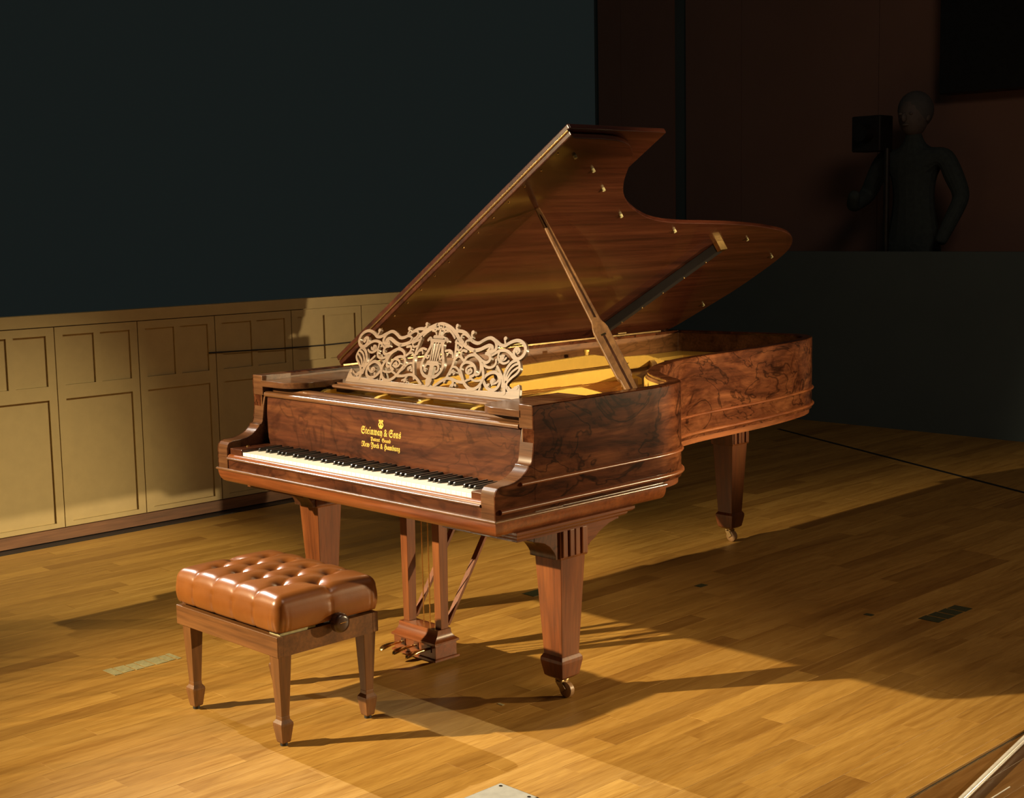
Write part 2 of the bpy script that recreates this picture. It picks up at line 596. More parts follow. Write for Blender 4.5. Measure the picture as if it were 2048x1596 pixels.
# ---- left wall: painted panelled dado
wall = struct(MB().box(-2.96, -2.856, -3.2, 4.56, 0.0, 1.075).build('wall_left', M['dado']))
JOINTS = [-2.83, -2.37, -1.90, -1.43, -0.97, -0.50, -0.035, 0.43, 0.89, 1.357, 1.862, 2.366, 2.87, 3.37, 3.87, 4.37, 4.56]
XF, XP = -2.840, -2.852
for a, b in zip(JOINTS[:-1], JOINTS[1:]):
    a0, b0 = a + 0.0025, b - 0.0025
    w = b - a
    s = 0.045
    mid = (a + b) / 2
    for y0, y1, z0, z1, nm in (
            (a0, a + s, 0.062, 1.068, 'stile'), (b - s, b0, 0.062, 1.068, 'stile'),
            (a + s, b - s, 1.028, 1.068, 'rail'), (a + s, b - s, 0.708, 0.776, 'rail'), (a + s, b - s, 0.062, 0.085, 'rail'),
            (mid - 0.018, mid + 0.018, 0.776, 1.028, 'stile')):
        MB().box(-2.86, XF, y0, y1, z0, z1).build(nm, M['dado'], wall)
    for y0, y1, z0, z1 in ((a + s, mid - 0.018, 0.776, 1.028), (mid + 0.018, b - s, 0.776, 1.028), (a + s, b - s, 0.085, 0.708)):
        MB().box(-2.86, XP, y0 + 0.001, y1 - 0.001, z0 + 0.001, z1 - 0.001).build('panel', M['dado'], wall)
MB().box(-2.90, -2.834, -3.2, 4.56, 1.073, 1.132).build('cap_rail', M['dado'], wall)
struct(MB().box(-2.95, -2.835, -3.2, 4.56, 0.0, 0.058).build('baseboard_left', M['skirt']))
# floor-standing flag below the wing lamp
_w = Vector((3.2, 4.0, 1.13))
_d = Vector((-0.80, -0.60, 0)).normalized()
_s = Vector((-_d.y, _d.x, 0))
# unseen slotted board added to trim the wing lamp's beam
fl = MB()
_c = _w + _d * 0.3
_top = [(-0.6, 1.10), (-0.2, 1.10), (0.6, 0.91)]
_pl = [(-0.6, 0.0)] + _top + [(0.6, 0.0)]
fl.add([tuple(Vector((_c.x, _c.y, z)) + _s * a + _d * k) for k in (0, 0.01) for a, z in _pl],
       [(0, 1, 2, 3, 4), (9, 8, 7, 6, 5)] + [(i, (i + 1) % 5, 5 + (i + 1) % 5, 5 + i) for i in range(5)])
_u = _w + _d * 0.6
fl.bar(Vector((_u.x, _u.y, 1.6)) + _s * 0.9, Vector((_u.x, _u.y, 1.6)) - _s * 0.9, 0.01, 0.796)
for sg in (-1, 1):
    e = Vector((_u.x, _u.y, 0)) + _s * 0.9 * sg
    fl.bar(e, e + Vector((0, 0, 2.0)), 0.04, 0.04, (1, 0, 0))
struct(fl.build('wing_light_flag', M['backdark']))
# unseen narrow board added to shade the near part of the treble side
struct(MB().box(2.58, 2.60, 0.25, 0.736, 0.0, 2.7).build('treble_light_flag', M['backdark']))

# ---- back of the hall
wb = struct(MB().box(-5.32, 6.5, 7.2, 7.3, 0.0, 6.5).build('wall_back', M['backdark']))
for xa, xb in ((-5.25, -4.97), (-4.97, -4.36), (-4.22, -3.62), (-3.62, -2.3), (-2.3, -1.0), (-1.0, 0.6), (0.6, 2.4), (2.4, 4.6)):
    MB().box(xa + 0.002, xb - 0.002, 7.17, 7.2, 0.0, 6.5).build('panel', M['backwall'], wb)
struct(MB().box(-4.6, 6.5, 6.2, 6.28, 0.0, 1.275).build('wall_parapet', M['backdark']))
struct(MB().box(-4.6, 6.5, 6.28, 7.17, 0.0, 0.22).build('floor_platform', M['backdark']))
hp = MB().box(-1.70, 0.4, 7.02, 7.17, 2.42, 4.2).build('hanging_panel', M['steel'], None, bevel=0.01, org=(-0.65, 7.1, 2.42))
tag(hp, 'dark rectangular panel high on the back wall at the upper right corner', 'panel')

# ---- things lying on the floor
t = thing('floor_tape', 'pale broken strip of floor tape left of the leather stool', 'tape', (-0.703, -0.38, 0))
for k, (ya, yb) in enumerate(((-0.512, -0.478), (-0.474, -0.432), (-0.427, -0.395), (-0.39, -0.352), (-0.347, -0.30), (-0.296, -0.268), (-0.262, -0.245))):
    MB().box(-0.745 + 0.003 * (k % 3), -0.66 - 0.004 * (k % 2), ya, yb, 0.0004, 0.0012).build('tape_piece', M['tape'], t)
t = thing('floor_tape', 'dark green patch of floor tape in the piano shadow at the right', 'tape', (1.09, 2.08, 0))
for k in range(4):
    MB().box(1.045 + 0.004 * k, 1.13 + 0.003 * (k % 2), 1.95 + 0.068 * k, 2.01 + 0.068 * k, 0.0004, 0.0012).build('tape_piece', M['darktape'], t)
tp = MB().box(0.86, 0.895, 1.86, 1.885, 0.0004, 0.0014).build('tape_mark', M['darktape'], None, org=(0.878, 1.87, 0))
tag(tp, 'tiny dark tape mark on the shaded floor left of the green patch', 'tape')
tp = MB().box(0.10, 0.135, 1.77, 1.82, 0.0004, 0.0014).build('tape_mark', M['darktape'], None, org=(0.118, 1.795, 0))
tag(tp, 'tiny dark tape mark at the lit edge of the piano shadow', 'tape')
tp = MB().box(-0.36, -0.29, 1.20, 1.42, 0.0004, 0.0014).build('tape_mark', M['darktape'], None, org=(-0.325, 1.31, 0))
tag(tp, 'dark tape mark on the floor under the grand piano', 'tape')
tp = MB().box(0.54, 0.565, 0.185, 0.195, 0.0004, 0.0012).build('tape_mark', M['tape'], None, org=(0.552, 0.19, 0))
tag(tp, 'small pale scrap of tape left of the front caster', 'tape')
fb = thing('floor_plate', 'grey metal floor plate at the bottom edge in front of the stool', 'plate', (1.08, -0.40, 0))
MB().box(1.02, 1.16, -0.56, -0.265, 0.0004, 0.0035).build('cover', M['plate_metal'], fb, bevel=0.001)
MB().box(1.016, 1.164, -0.564, -0.261, 0.0002, 0.0012).build('frame', M['steel'], fb)
for sx, sy in ((1.035, -0.28), (1.145, -0.28), (1.035, -0.545), (1.145, -0.545)):
    MB().tube([(sx, sy, 0.003), (sx, sy, 0.0045)], 0.005, 10).build('screw', M['steel'], fb)
wt = thing('white_tube', 'slim glossy white tube lying on the dark floor at the bottom right corner', 'tube', (1.97, 0.75, 0))
MB().tube([(2.075, 0.05, 0.011), (2.036, 0.30, 0.011), (1.998, 0.545, 0.011), (1.930, 1.0, 0.011), (1.88, 1.34, 0.011)], 0.0095, 14).build('tube_body', M['white'], wt, smooth=True)
for y0, x0 in ((0.05, 2.075), (1.34, 1.88)):
    MB().tube([(x0, y0 - 0.012, 0.011), (x0, y0 + 0.012, 0.011)], 0.0105, 14).build('end_cap', M['steel'], wt, smooth=True)
cb = MB().tube([Vector(p) for p in catmull([(-2.832, 1.307, 0.872), (-2.832, 1.55, 0.866), (-2.832, 1.77, 0.860), (-2.832, 2.084, 0.856), (-2.832, 2.4, 0.858), (-2.832, 2.9, 0.852)], 4)], 0.004, 6).build('cable', M['black'], None, org=(-2.832, 2.0, 0.85))
tag(cb, 'thin black cable running level along the left panelling', 'cable')

# ---- dim silhouette at the back, built as a figure with a box camera
person = thing('person', 'dim silhouette at the back, built as a standing figure in dark clothing', 'person', (-1.70, 6.68, 0.22))
H = 1.22


def skin_body(name, nodes, links, mat, parent, root=0, sub=2):
    me = bpy.data.meshes.new(name)
    o = root_loc(parent)
    me.from_pydata([(p[0], p[1], p[2]) for p, _ in nodes], links, [])
    ob = bpy.data.objects.new(name, me)
    COL.objects.link(ob)
    ob.parent = parent
    ob['_root'] = list(o)
    ob.modifiers.new('skin', 'SKIN')
    sv = me.skin_vertices[0].data
    for i, (_, r) in enumerate(nodes):
        sv[i].radius = r if isinstance(r, tuple) else (r, r)
        sv[i].use_root = (i == root)
    s = ob.modifiers.new('subsurf', 'SUBSURF')
    s.levels = s.render_levels = sub
    me.materials.append(mat)
    return ob


def hp_(x, y, z):
    return (x * H, y * H, z * H)


nodes = [(hp_(0, 0, 0.95), (0.17, 0.12)), (hp_(0, 0, 1.15), (0.16, 0.11)), (hp_(0, 0, 1.35), (0.19, 0.12)), (hp_(0, 0, 1.46), (0.13, 0.10)), (hp_(0, -0.01, 1.53), 0.065), (hp_(0, -0.01, 1.58), 0.06),
         (hp_(-0.20, 0, 1.43), 0.085), (hp_(-0.33, 0.02, 1.20), 0.066), (hp_(-0.30, -0.20, 1.13), 0.052), (hp_(-0.24, -0.27, 1.22), 0.045),
         (hp_(0.20, 0, 1.43), 0.085), (hp_(0.31, 0.02, 1.18), 0.066), (hp_(0.27, -0.10, 0.98), 0.052), (hp_(0.25, -0.14, 0.90), 0.042),
         (hp_(-0.10, 0, 0.88), 0.12), (hp_(-0.11, -0.01, 0.48), 0.085), (hp_(-0.11, 0.02, 0.08), 0.055), (hp_(-0.11, -0.12, 0.035), 0.045),
         (hp_(0.10, 0, 0.88), 0.12), (hp_(0.11, -0.01, 0.48), 0.085), (hp_(0.11, 0.02, 0.08), 0.055), (hp_(0.11, -0.12, 0.035), 0.045)]
links = [(0, 1), (1, 2), (2, 3), (3, 4), (4, 5), (2, 6), (6, 7), (7, 8), (8, 9), (2, 10), (10, 11), (11, 12), (12, 13), (0, 14), (14, 15), (15, 16), (16, 17), (0, 18), (18, 19), (19, 20), (20, 21)]
skin_body('clothed_body', nodes, links, M['cloth'], person)
o = root_loc(person)
hd = MB()
hd.sphere((o.x, o.y - 0.02, o.z + 1.665 * H), 0.085 * H, 0.10 * H, 0.125 * H, 20, 14)
hd.sphere((o.x, o.y - 0.125 * H, o.z + 1.65 * H), 0.014 * H, 0.022 * H, 0.026 * H, 10, 8)
for s in (-1, 1):
    hd.sphere((o.x + s * 0.086 * H, o.y, o.z + 1.66 * H), 0.012 * H, 0.022 * H, 0.032 * H, 10, 8)
    hd.sphere((o.x + s * 0.035 * H, o.y - 0.108 * H, o.z + 1.675 * H), 0.014 * H, 0.008 * H, 0.009 * H, 10, 8)
hd.sphere((o.x, o.y - 0.108 * H, o.z + 1.61 * H), 0.025 * H, 0.010 * H, 0.008 * H, 10, 8)
hd.build('head', M['skin'], person, smooth='all')
hr = MB()
hr.sphere((o.x, o.y + 0.012, o.z + 1.70 * H), 0.105 * H, 0.112 * H, 0.115 * H, 20, 12)
hr.build('hair', M['hair'], person, smooth='all')
cam_t = thing('box_camera', 'dim boxy silhouette beside the background figure, built as a camera on a tripod', 'camera', (-1.85, 6.50, 0.22))
MB().box(-2.07, -1.83, 6.42, 6.60, 2.0, 2.26).build('camera_body', M['black'], cam_t, bevel=0.01)
MB().tube([(-1.95, 6.42, 2.13), (-1.95, 6.33, 2.13)], [0.07, 0.06], 18).build('lens', M['steel'], cam_t, smooth=True)
MB().tube([(-1.82, 6.50, 1.2), (-1.82, 6.50, 2.02)], 0.022, 12).build('column', M['steel'], cam_t, smooth=True)
for a in (20, 140, 260):
    MB().tube([(-1.82, 6.50, 1.25), (-1.82 + 0.15 * math.cos(R(a)), 6.50 + 0.13 * math.sin(R(a)), 0.22)], 0.016, 10).build('leg', M['steel'], cam_t, smooth=True)

# ================================================================== GRAND PIANO
piano = thing('grand_piano', 'rosewood grand piano with raised lid and gilt lettering on the fallboard', 'piano', (0, 1.2, 0))
W2 = 0.7435
ZT = 0.9908

OUT = [(W2, 0.17), (W2, 0.45), (W2, 0.68), (0.743, 0.77), (0.733, 0.86), (0.705, 0.93), (0.655, 0.985), (0.585, 1.03), (0.51, 1.08), (0.437, 1.145), (0.375, 1.225), (0.325, 1.31),
       (0.283, 1.40), (0.250, 1.49), (0.226, 1.60), (0.211, 1.74), (0.204, 1.90), (0.190, 2.13), (0.167, 2.33), (0.136, 2.50), (0.106, 2.61), (0.062, 2.70), (0.0, 2.765), (-0.07, 2.795), (-0.16, 2.798), (-0.28, 2.785), (-0.40, 2.762), (-0.52, 2.742), (-0.64, 2.722), (-0.71, 2.703), (-0.737, 2.675), (-W2, 2.63), (-W2, 2.2), (-W2, 1.4), (-W2, 0.6), (-W2, 0.17)]


def outline(n=6):
    pts = [Vector((p[0], p[1])) for p in catmull([(a, b, 0) for a, b in OUT], n)]
    out = []
    for k, p in enumerate(pts):
        d = (pts[min(k + 1, len(pts) - 1)] - pts[max(k - 1, 0)]).normalized()
        out.append((p.x, p.y, d.y, -d.x))
    return out


OL = outline()


def path(z, off=0.0, y_min=None, bent_only=False):
    r = [(x + nx * off, y + ny * off, z, nx, ny) for x, y, nx, ny in OL]
    if y_min is not None:
        r = [q for q in r if q[1] >= y_min or q[0] < 0]
    return r


TH = 0.047
rim = MB().sweep(path(0.0), [(0, 0.665), (0, ZT - 0.003), (-0.003, ZT), (-TH + 0.003, ZT), (-TH, ZT - 0.003), (-TH, 0.665)]).build('rim', M['rim'], piano, smooth=True, angle=35)
# veneered inside face of the rim
MB().sweep(path(0.0, -TH - 0.0004), [(0, 0.80), (0, ZT - 0.012), (-0.004, ZT - 0.012), (-0.004, 0.80)]).build('inner_veneer', M['inner'], rim, smooth=True, angle=35)


def half_round(r, h):
    return [(-0.002, -h)] + [(r * math.cos(R(a)), h * math.sin(R(a))) for a in (-70, -40, -10, 20, 50, 75)] + [(-0.002, h)]


def fore(z, y0):
    p = path(z)
    return [(W2, y0, z, 1, 0), (W2, y0 + 0.02, z, 1, 0)] + p + [(-W2, y0 + 0.02, z, -1, 0), (-W2, y0, z, -1, 0)]


MB().sweep(fore(0.757, 0.108), half_round(0.009, 0.0065)).build('upper_moulding', M['mahog_y'], rim, smooth=True, angle=50)
MB().sweep(fore(0.684, 0.018), half_round(0.011, 0.0085)).build('lower_moulding', M['mahog_y'], rim, smooth=True, angle=50)
MB().sweep(path(0.0, -0.012), [(0, 0.640), (0.002, 0.668), (-0.03, 0.668), (-0.03, 0.640)]).build('under_moulding', M['mahog_y'], rim, smooth=True, angle=35)

# arms beside the keyboard
ARM = [(0.30, 0.66), (0.0, 0.66), (0.0, 0.735), (0.004, 0.748), (0.013, 0.757), (0.028, 0.7615), (0.06, 0.7625), (0.088, 0.767), (0.112, 0.776), (0.130, 0.788), (0.143, 0.800), (0.147, 0.808), (0.157, 0.812), (0.1615, 0.820),
       (0.164, 0.835), (0.169, 0.87), (0.176, 0.905), (0.179, 0.914), (0.168, 0.918), (0.167, ZT + 0.0005), (0.30, ZT + 0.0005)]
for s in (1, -1):
    a, b = (W2 - 0.062, W2 - 0.003) if s > 0 else (-W2 + 0.003, -W2 + 0.062)
    MB().prism(ARM, 'x', a, b).build('arm', M['crossx'], piano, smooth=True, angle=25, bevel=0.0015)
    a, b = (W2 - 0.003, W2) if s > 0 else (-W2, -W2 + 0.003)
    MB().prism([(min(y_, 0.171), z_) for y_, z_ in ARM[1:-1]] + [(0.171, ZT), (0.171, 0.66)], 'x', a, b).build('side_veneer', M['rim'], rim)

# key bed with flared ledge, running back along the sides
def ring(b, dx, y0, y1, prof):
    """moulded slab: prof = [(inset, z)...] bottom to top, same inset on front and sides"""
    vs, fs = [], []
    for ins, z in prof:
        vs += [(-dx + ins, y0 + ins, z), (dx - ins, y0 + ins, z), (dx - ins, y1, z), (-dx + ins, y1, z)]
    n = len(prof)
    for k in range(n - 1):
        for i in range(4):
            j = (i + 1) % 4
            fs.append((4 * k + i, 4 * k + j, 4 * k + 4 + j, 4 * k + 4 + i))
    fs += [(3, 2, 1, 0), tuple(4 * (n - 1) + i for i in range(4))]
    b.add(vs, fs)
    return b


ring(MB(), W2 + 0.008, -0.008, 0.80, [(0.028, 0.607), (0.020, 0.612), (0.013, 0.622), (0.009, 0.634), (0.007, 0.648), (0.007, 0.652)]).build('key_bed', M['mahog_x'], piano, smooth=True, angle=30)
ring(MB(), W2 + 0.008, -0.008, 0.80, [(0.004, 0.652), (0.0, 0.6545), (0.0, 0.659), (0.004, 0.6615)]).build('bed_moulding', M['polish'], piano, bevel=0.0018, seg=3)
MB().box(-W2 + 0.0625, W2 - 0.0625, 0.004, 0.10, 0.6615, 0.697).build('key_slip', M['front'], piano)
ks = [(-0.002, 0.6945), (-0.0055, 0.6965), (-0.0065, 0.6995), (-0.0045, 0.7025), (-0.001, 0.7035), (0.016, 0.7035), (0.016, 0.6945)]
MB().prism(ks, 'x', -W2 + 0.0625, W2 - 0.0625).build('slip_moulding', M['polish'], piano, smooth=True, angle=50)
ks = [(0.0005, 0.7035), (0.0015, 0.7065), (0.004, 0.7105), (0.009, 0.714), (0.016, 0.7145), (0.016, 0.7035)]
MB().prism(ks, 'x', -W2 + 0.0625, W2 - 0.0625).build('slip_cove', M['mahog_x'], piano, smooth=True, angle=50)
KW = 1.2272
for s in (1, -1):
    a, b = sorted((s * (KW / 2 + 0.001) + 0.011, s * (W2 - 0.0625)))
    MB().box(a, b, 0.012, 0.170, 0.697, 0.737).build('key_block', M['front'], piano, bevel=0.003)
    MB().tube([(s * 0.655, 0.075, 0.737), (s * 0.655, 0.075, 0.741)], 0.006, 10).build('key_block_screw', M['brass'], piano)

# keyboard
KX = 0.011
kb = MB().box(-KW / 2 + KX, KW / 2 + KX, 0.03, 0.24, 0.690, 0.704).build('keyboard', M['inner'], piano)
PITCHW = KW / 52
NAMES = 'ABCDEFG'
KZ, KY0, KY1 = 0.7265, 0.0165, 0.171


def white_mesh(cutl, cutr):
    w = PITCHW - 0.0009
    yb = KY0 + 0.0505
    l, r = cutl, w - cutr
    poly = [(0, KY0), (w, KY0), (w, yb), (r, yb), (r, KY1), (l, KY1), (l, yb), (0, yb)]
    b = MB().prism(poly, 'z', 0.705, KZ)
    return b


wm = {}
bm_mesh = None
for i in range(52):
    nm = NAMES[i % 7]
    lcut = 0.0052 if (nm in 'ABDEG' and i > 0) else 0.0
    rcut = 0.0052 if (nm in 'ACDFG' and i < 51) else 0.0
    x0 = -KW / 2 + KX + i * PITCHW
    key = (lcut, rcut)
    if key not in wm:
        ob = white_mesh(lcut, rcut).build('white_key', M['ivory'], kb, bevel=0.0007)
        wm[key] = ob
        ob.location = (x0, 0, 0)
    else:
        ob = wm[key].copy()
        COL.objects.link(ob)
        ob.location = (x0, 0, 0)
    if nm in 'ACDFG' and i < 51:
        xc = x0 + PITCHW
        if bm_mesh is None:
            w = 0.0098
            yb = KY0 + 0.052
            vs = [(-w / 2, yb, KZ - 0.008), (w / 2, yb, KZ - 0.008), (w / 2, KY1, KZ - 0.008), (-w / 2, KY1, KZ - 0.008),
                  (-w / 2 + 0.0006, yb + 0.0035, KZ + 0.0085), (w / 2 - 0.0006, yb + 0.0035, KZ + 0.0085), (-w / 2 + 0.0012, yb + 0.007, KZ + 0.0120), (w / 2 - 0.0012, yb + 0.007, KZ + 0.0120),
                  (w / 2 - 0.001, KY1, KZ + 0.0125), (-w / 2 + 0.001, KY1, KZ + 0.0125)]
            fs = [(3, 2, 1, 0), (0, 1, 5, 4), (4, 5, 7, 6), (6, 7, 8, 9), (1, 2, 8, 7, 5), (0, 4, 6, 9, 3), (2, 3, 9, 8)]
            ob = MB().add(vs, fs).build('black_key', M['ebony'], kb, bevel=0.0010)
            bm_mesh = ob
        else:
            ob = bm_mesh.copy()
            COL.objects.link(ob)
        ob.location = (xc, 0, 0)

# fallboard, slightly hollow, with half-round nose rail
FBL = [(0.200, 0.728), (0.171, 0.728), (0.1695, 0.735), (0.1715, 0.76), (0.1745, 0.80), (0.178, 0.85), (0.1815, 0.893), (0.1835, 0.912), (0.200, 0.912)]
XB = W2 - 0.070
vs, fs = [], []
NX = 40
for i in range(NX + 1):
    xx = -XB + 2 * XB * i / NX
    e = min(xx + XB, XB - xx)
    for y, z in FBL:
        cut = 0.030 * max(0.0, 1 - (z - 0.728) / 0.10) ** 2     # lower corners swept inward
        xq = max(-XB + cut, min(XB - cut, xx))
        vs.append((xq, y, z))
m_ = len(FBL)
for i in range(NX):
    for j in range(m_):
        k = (j + 1) % m_
        fs.append((i * m_ + j, i * m_ + k, (i + 1) * m_ + k, (i + 1) * m_ + j))
fs += [tuple(range(m_)), tuple(NX * m_ + j for j in range(m_))[::-1]]
fall = MB().add(vs, fs).build('fallboard', M['front'], piano, smooth=True, angle=35)
nose = [(0.196, 0.911), (0.178, 0.911), (0.1705, 0.914), (0.168, 0.920), (0.1705, 0.927), (0.178, 0.931), (0.196, 0.931)]
MB().prism(nose, 'x', -XB - 0.003, XB + 0.002).build('nose_rail', M['polish'], fall, smooth=True, angle=50)
# recessed board between the nose rail and the music shelf rail
MB().box(-XB, XB, 0.196, 0.212, 0.905, 0.928).build('hinge_board', M['front'], piano)
rail = [(0.208, 0.926), (0.204, 0.934), (0.207, 0.940), (0.214, 0.943), (0.236, 0.943), (0.236, 0.926)]
MB().prism(rail, 'x', -XB, XB).build('front_rail', M['polish'], piano, smooth=True, angle=40)
MB().box(-XB, XB, 0.236, 0.245, 0.80, 0.930).build('action_rail', M['mahog_x'], piano)

# gilt blackletter lettering
def fraktur(s):
    out = ''
    for ch in s:
        if 'A' <= ch <= 'Z':
            out += chr(0x1D56C + ord(ch) - 65)
        elif 'a' <= ch <= 'z':
            out += chr(0x1D586 + ord(ch) - 97)
        else:
            out += ch
    return out


def fall_y(z):
    for (ya, za), (yb, zb) in zip(FBL[2:-2], FBL[3:-1]):
        if za <= z <= zb:
            return ya + (yb - ya) * (z - za) / (zb - za)
    return 0.18


def lettering(parts, zc, height, width):
    """parts: (text, dx start fraction handled by spacing) set as one line centred on x = 0"""
    cu = bpy.data.curves.new('lettering', 'FONT')
    cu.body = fraktur(parts)
    cu.size = 1.0
    cu.extrude = 0.0
    tmp = bpy.data.objects.new('tmp', cu)
    COL.objects.link(tmp)
    bpy.context.view_layer.update()
    dg = bpy.context.evaluated_depsgraph_get()
    me = bpy.data.meshes.new_from_object(tmp.evaluated_get(dg))
    bpy.data.objects.remove(tmp)
    xs = [v.co.x for v in me.vertices]
    ys = [v.co.y for v in me.vertices]
    x0, x1 = min(xs), max(xs)
    sx = width / (x1 - x0)
    sy = height / 0.72
    o = root_loc(piano)
    for v in me.vertices:
        X = (v.co.x - (x0 + x1) / 2) * sx
        Z = zc + (v.co.y - 0.33) * sy
        v.co = Vector((X, fall_y(Z) - 0.0009, Z)) - o
    me.materials.append(M['gilt'])
    ob = bpy.data.objects.new('lettering', me)
    COL.objects.link(ob)
    ob.parent = fall
    ob['label'] = 'gilt blackletter line reading ' + parts
    return ob


lettering('Steinway & Sons', 0.838, 0.026, 0.214)
lettering('Patent  Grand', 0.8115, 0.0135, 0.108)
lettering('New York & Hamburg', 0.7905, 0.0185, 0.206)
em = MB()


def on_fall(u, v, n):
    return (u, fall_y(v) - 0.0010 - 0.0006 - n * 0.3, v)


for s in (-1, 1):
    ribbon(em, [(p.x, p.y) for p in catmull([(0, 0.8555, 0), (s * 0.009, 0.858, 0), (s * 0.0115, 0.865, 0), (s * 0.007, 0.8715, 0), (s * 0.005, 0.876, 0), (s * 0.009, 0.880, 0), (s * 0.0105, 0.8765, 0)], 5)], 0.0042, on_fall, 0.001)
for xx in (-0.003, 0, 0.003):
    ribbon(em, [(xx, 0.862), (xx, 0.883 - abs(xx))], 0.0017, on_fall, 0.001)
ribbon(em, [(-0.006, 0.8535), (0.006, 0.8535)], 0.004, on_fall, 0.001)
ribbon(em, [(-0.006, 0.861), (0.006, 0.861)], 0.004, on_fall, 0.001)
ribbon(em, [(-0.006, 0.8765), (0.006, 0.8765)], 0.002, on_fall, 0.001)
ob = em.build('emblem', M['gilt'], fall)
ob['label'] = 'small gilt lyre emblem above the lettering'

# side shelves of the music desk
for s in (1, -1):
    pts = []
    x_in, x_out, y0, y1, rr = 0.475, W2 - 0.056, 0.165, 0.56, 0.10
    pts = [(x_out, y0)]
    for k in range(9):
        a = R(270 - 90 * k / 8)
        pts.append((x_in + rr + rr * math.cos(a), y0 + rr + rr * math.sin(a) * 0.9 - rr * 0.1))
    pts += [(x_in, y1), (x_out, y1)]
    pts = [(s * p[0], p[1]) for p in pts]
    MB().prism(pts, 'z', 0.950, 0.973).build('side_shelf', M['crossx'], piano, smooth=True, angle=40, bevel=0.0015)
    xa, xb = sorted((s * (W2 - 0.060), s * (W2 - 0.046)))
    MB().box(xa, xb, 0.20, 0.60, 0.93, 0.952).build('shelf_runner', M['inner'], piano)
sh = [(0.325, 0.946), (0.321, 0.950), (0.323, 0.955), (0.330, 0.958), (0.420, 0.958), (0.420, 0.946)]
MB().prism(sh, 'x', -0.548, 0.50).build('music_shelf', M['polish'], piano, smooth=True, angle=40)
MB().box(-0.49, 0.47, 0.352, 0.40, 0.958, 0.963).build('shelf_ledge', M['polish'], piano, bevel=0.001)

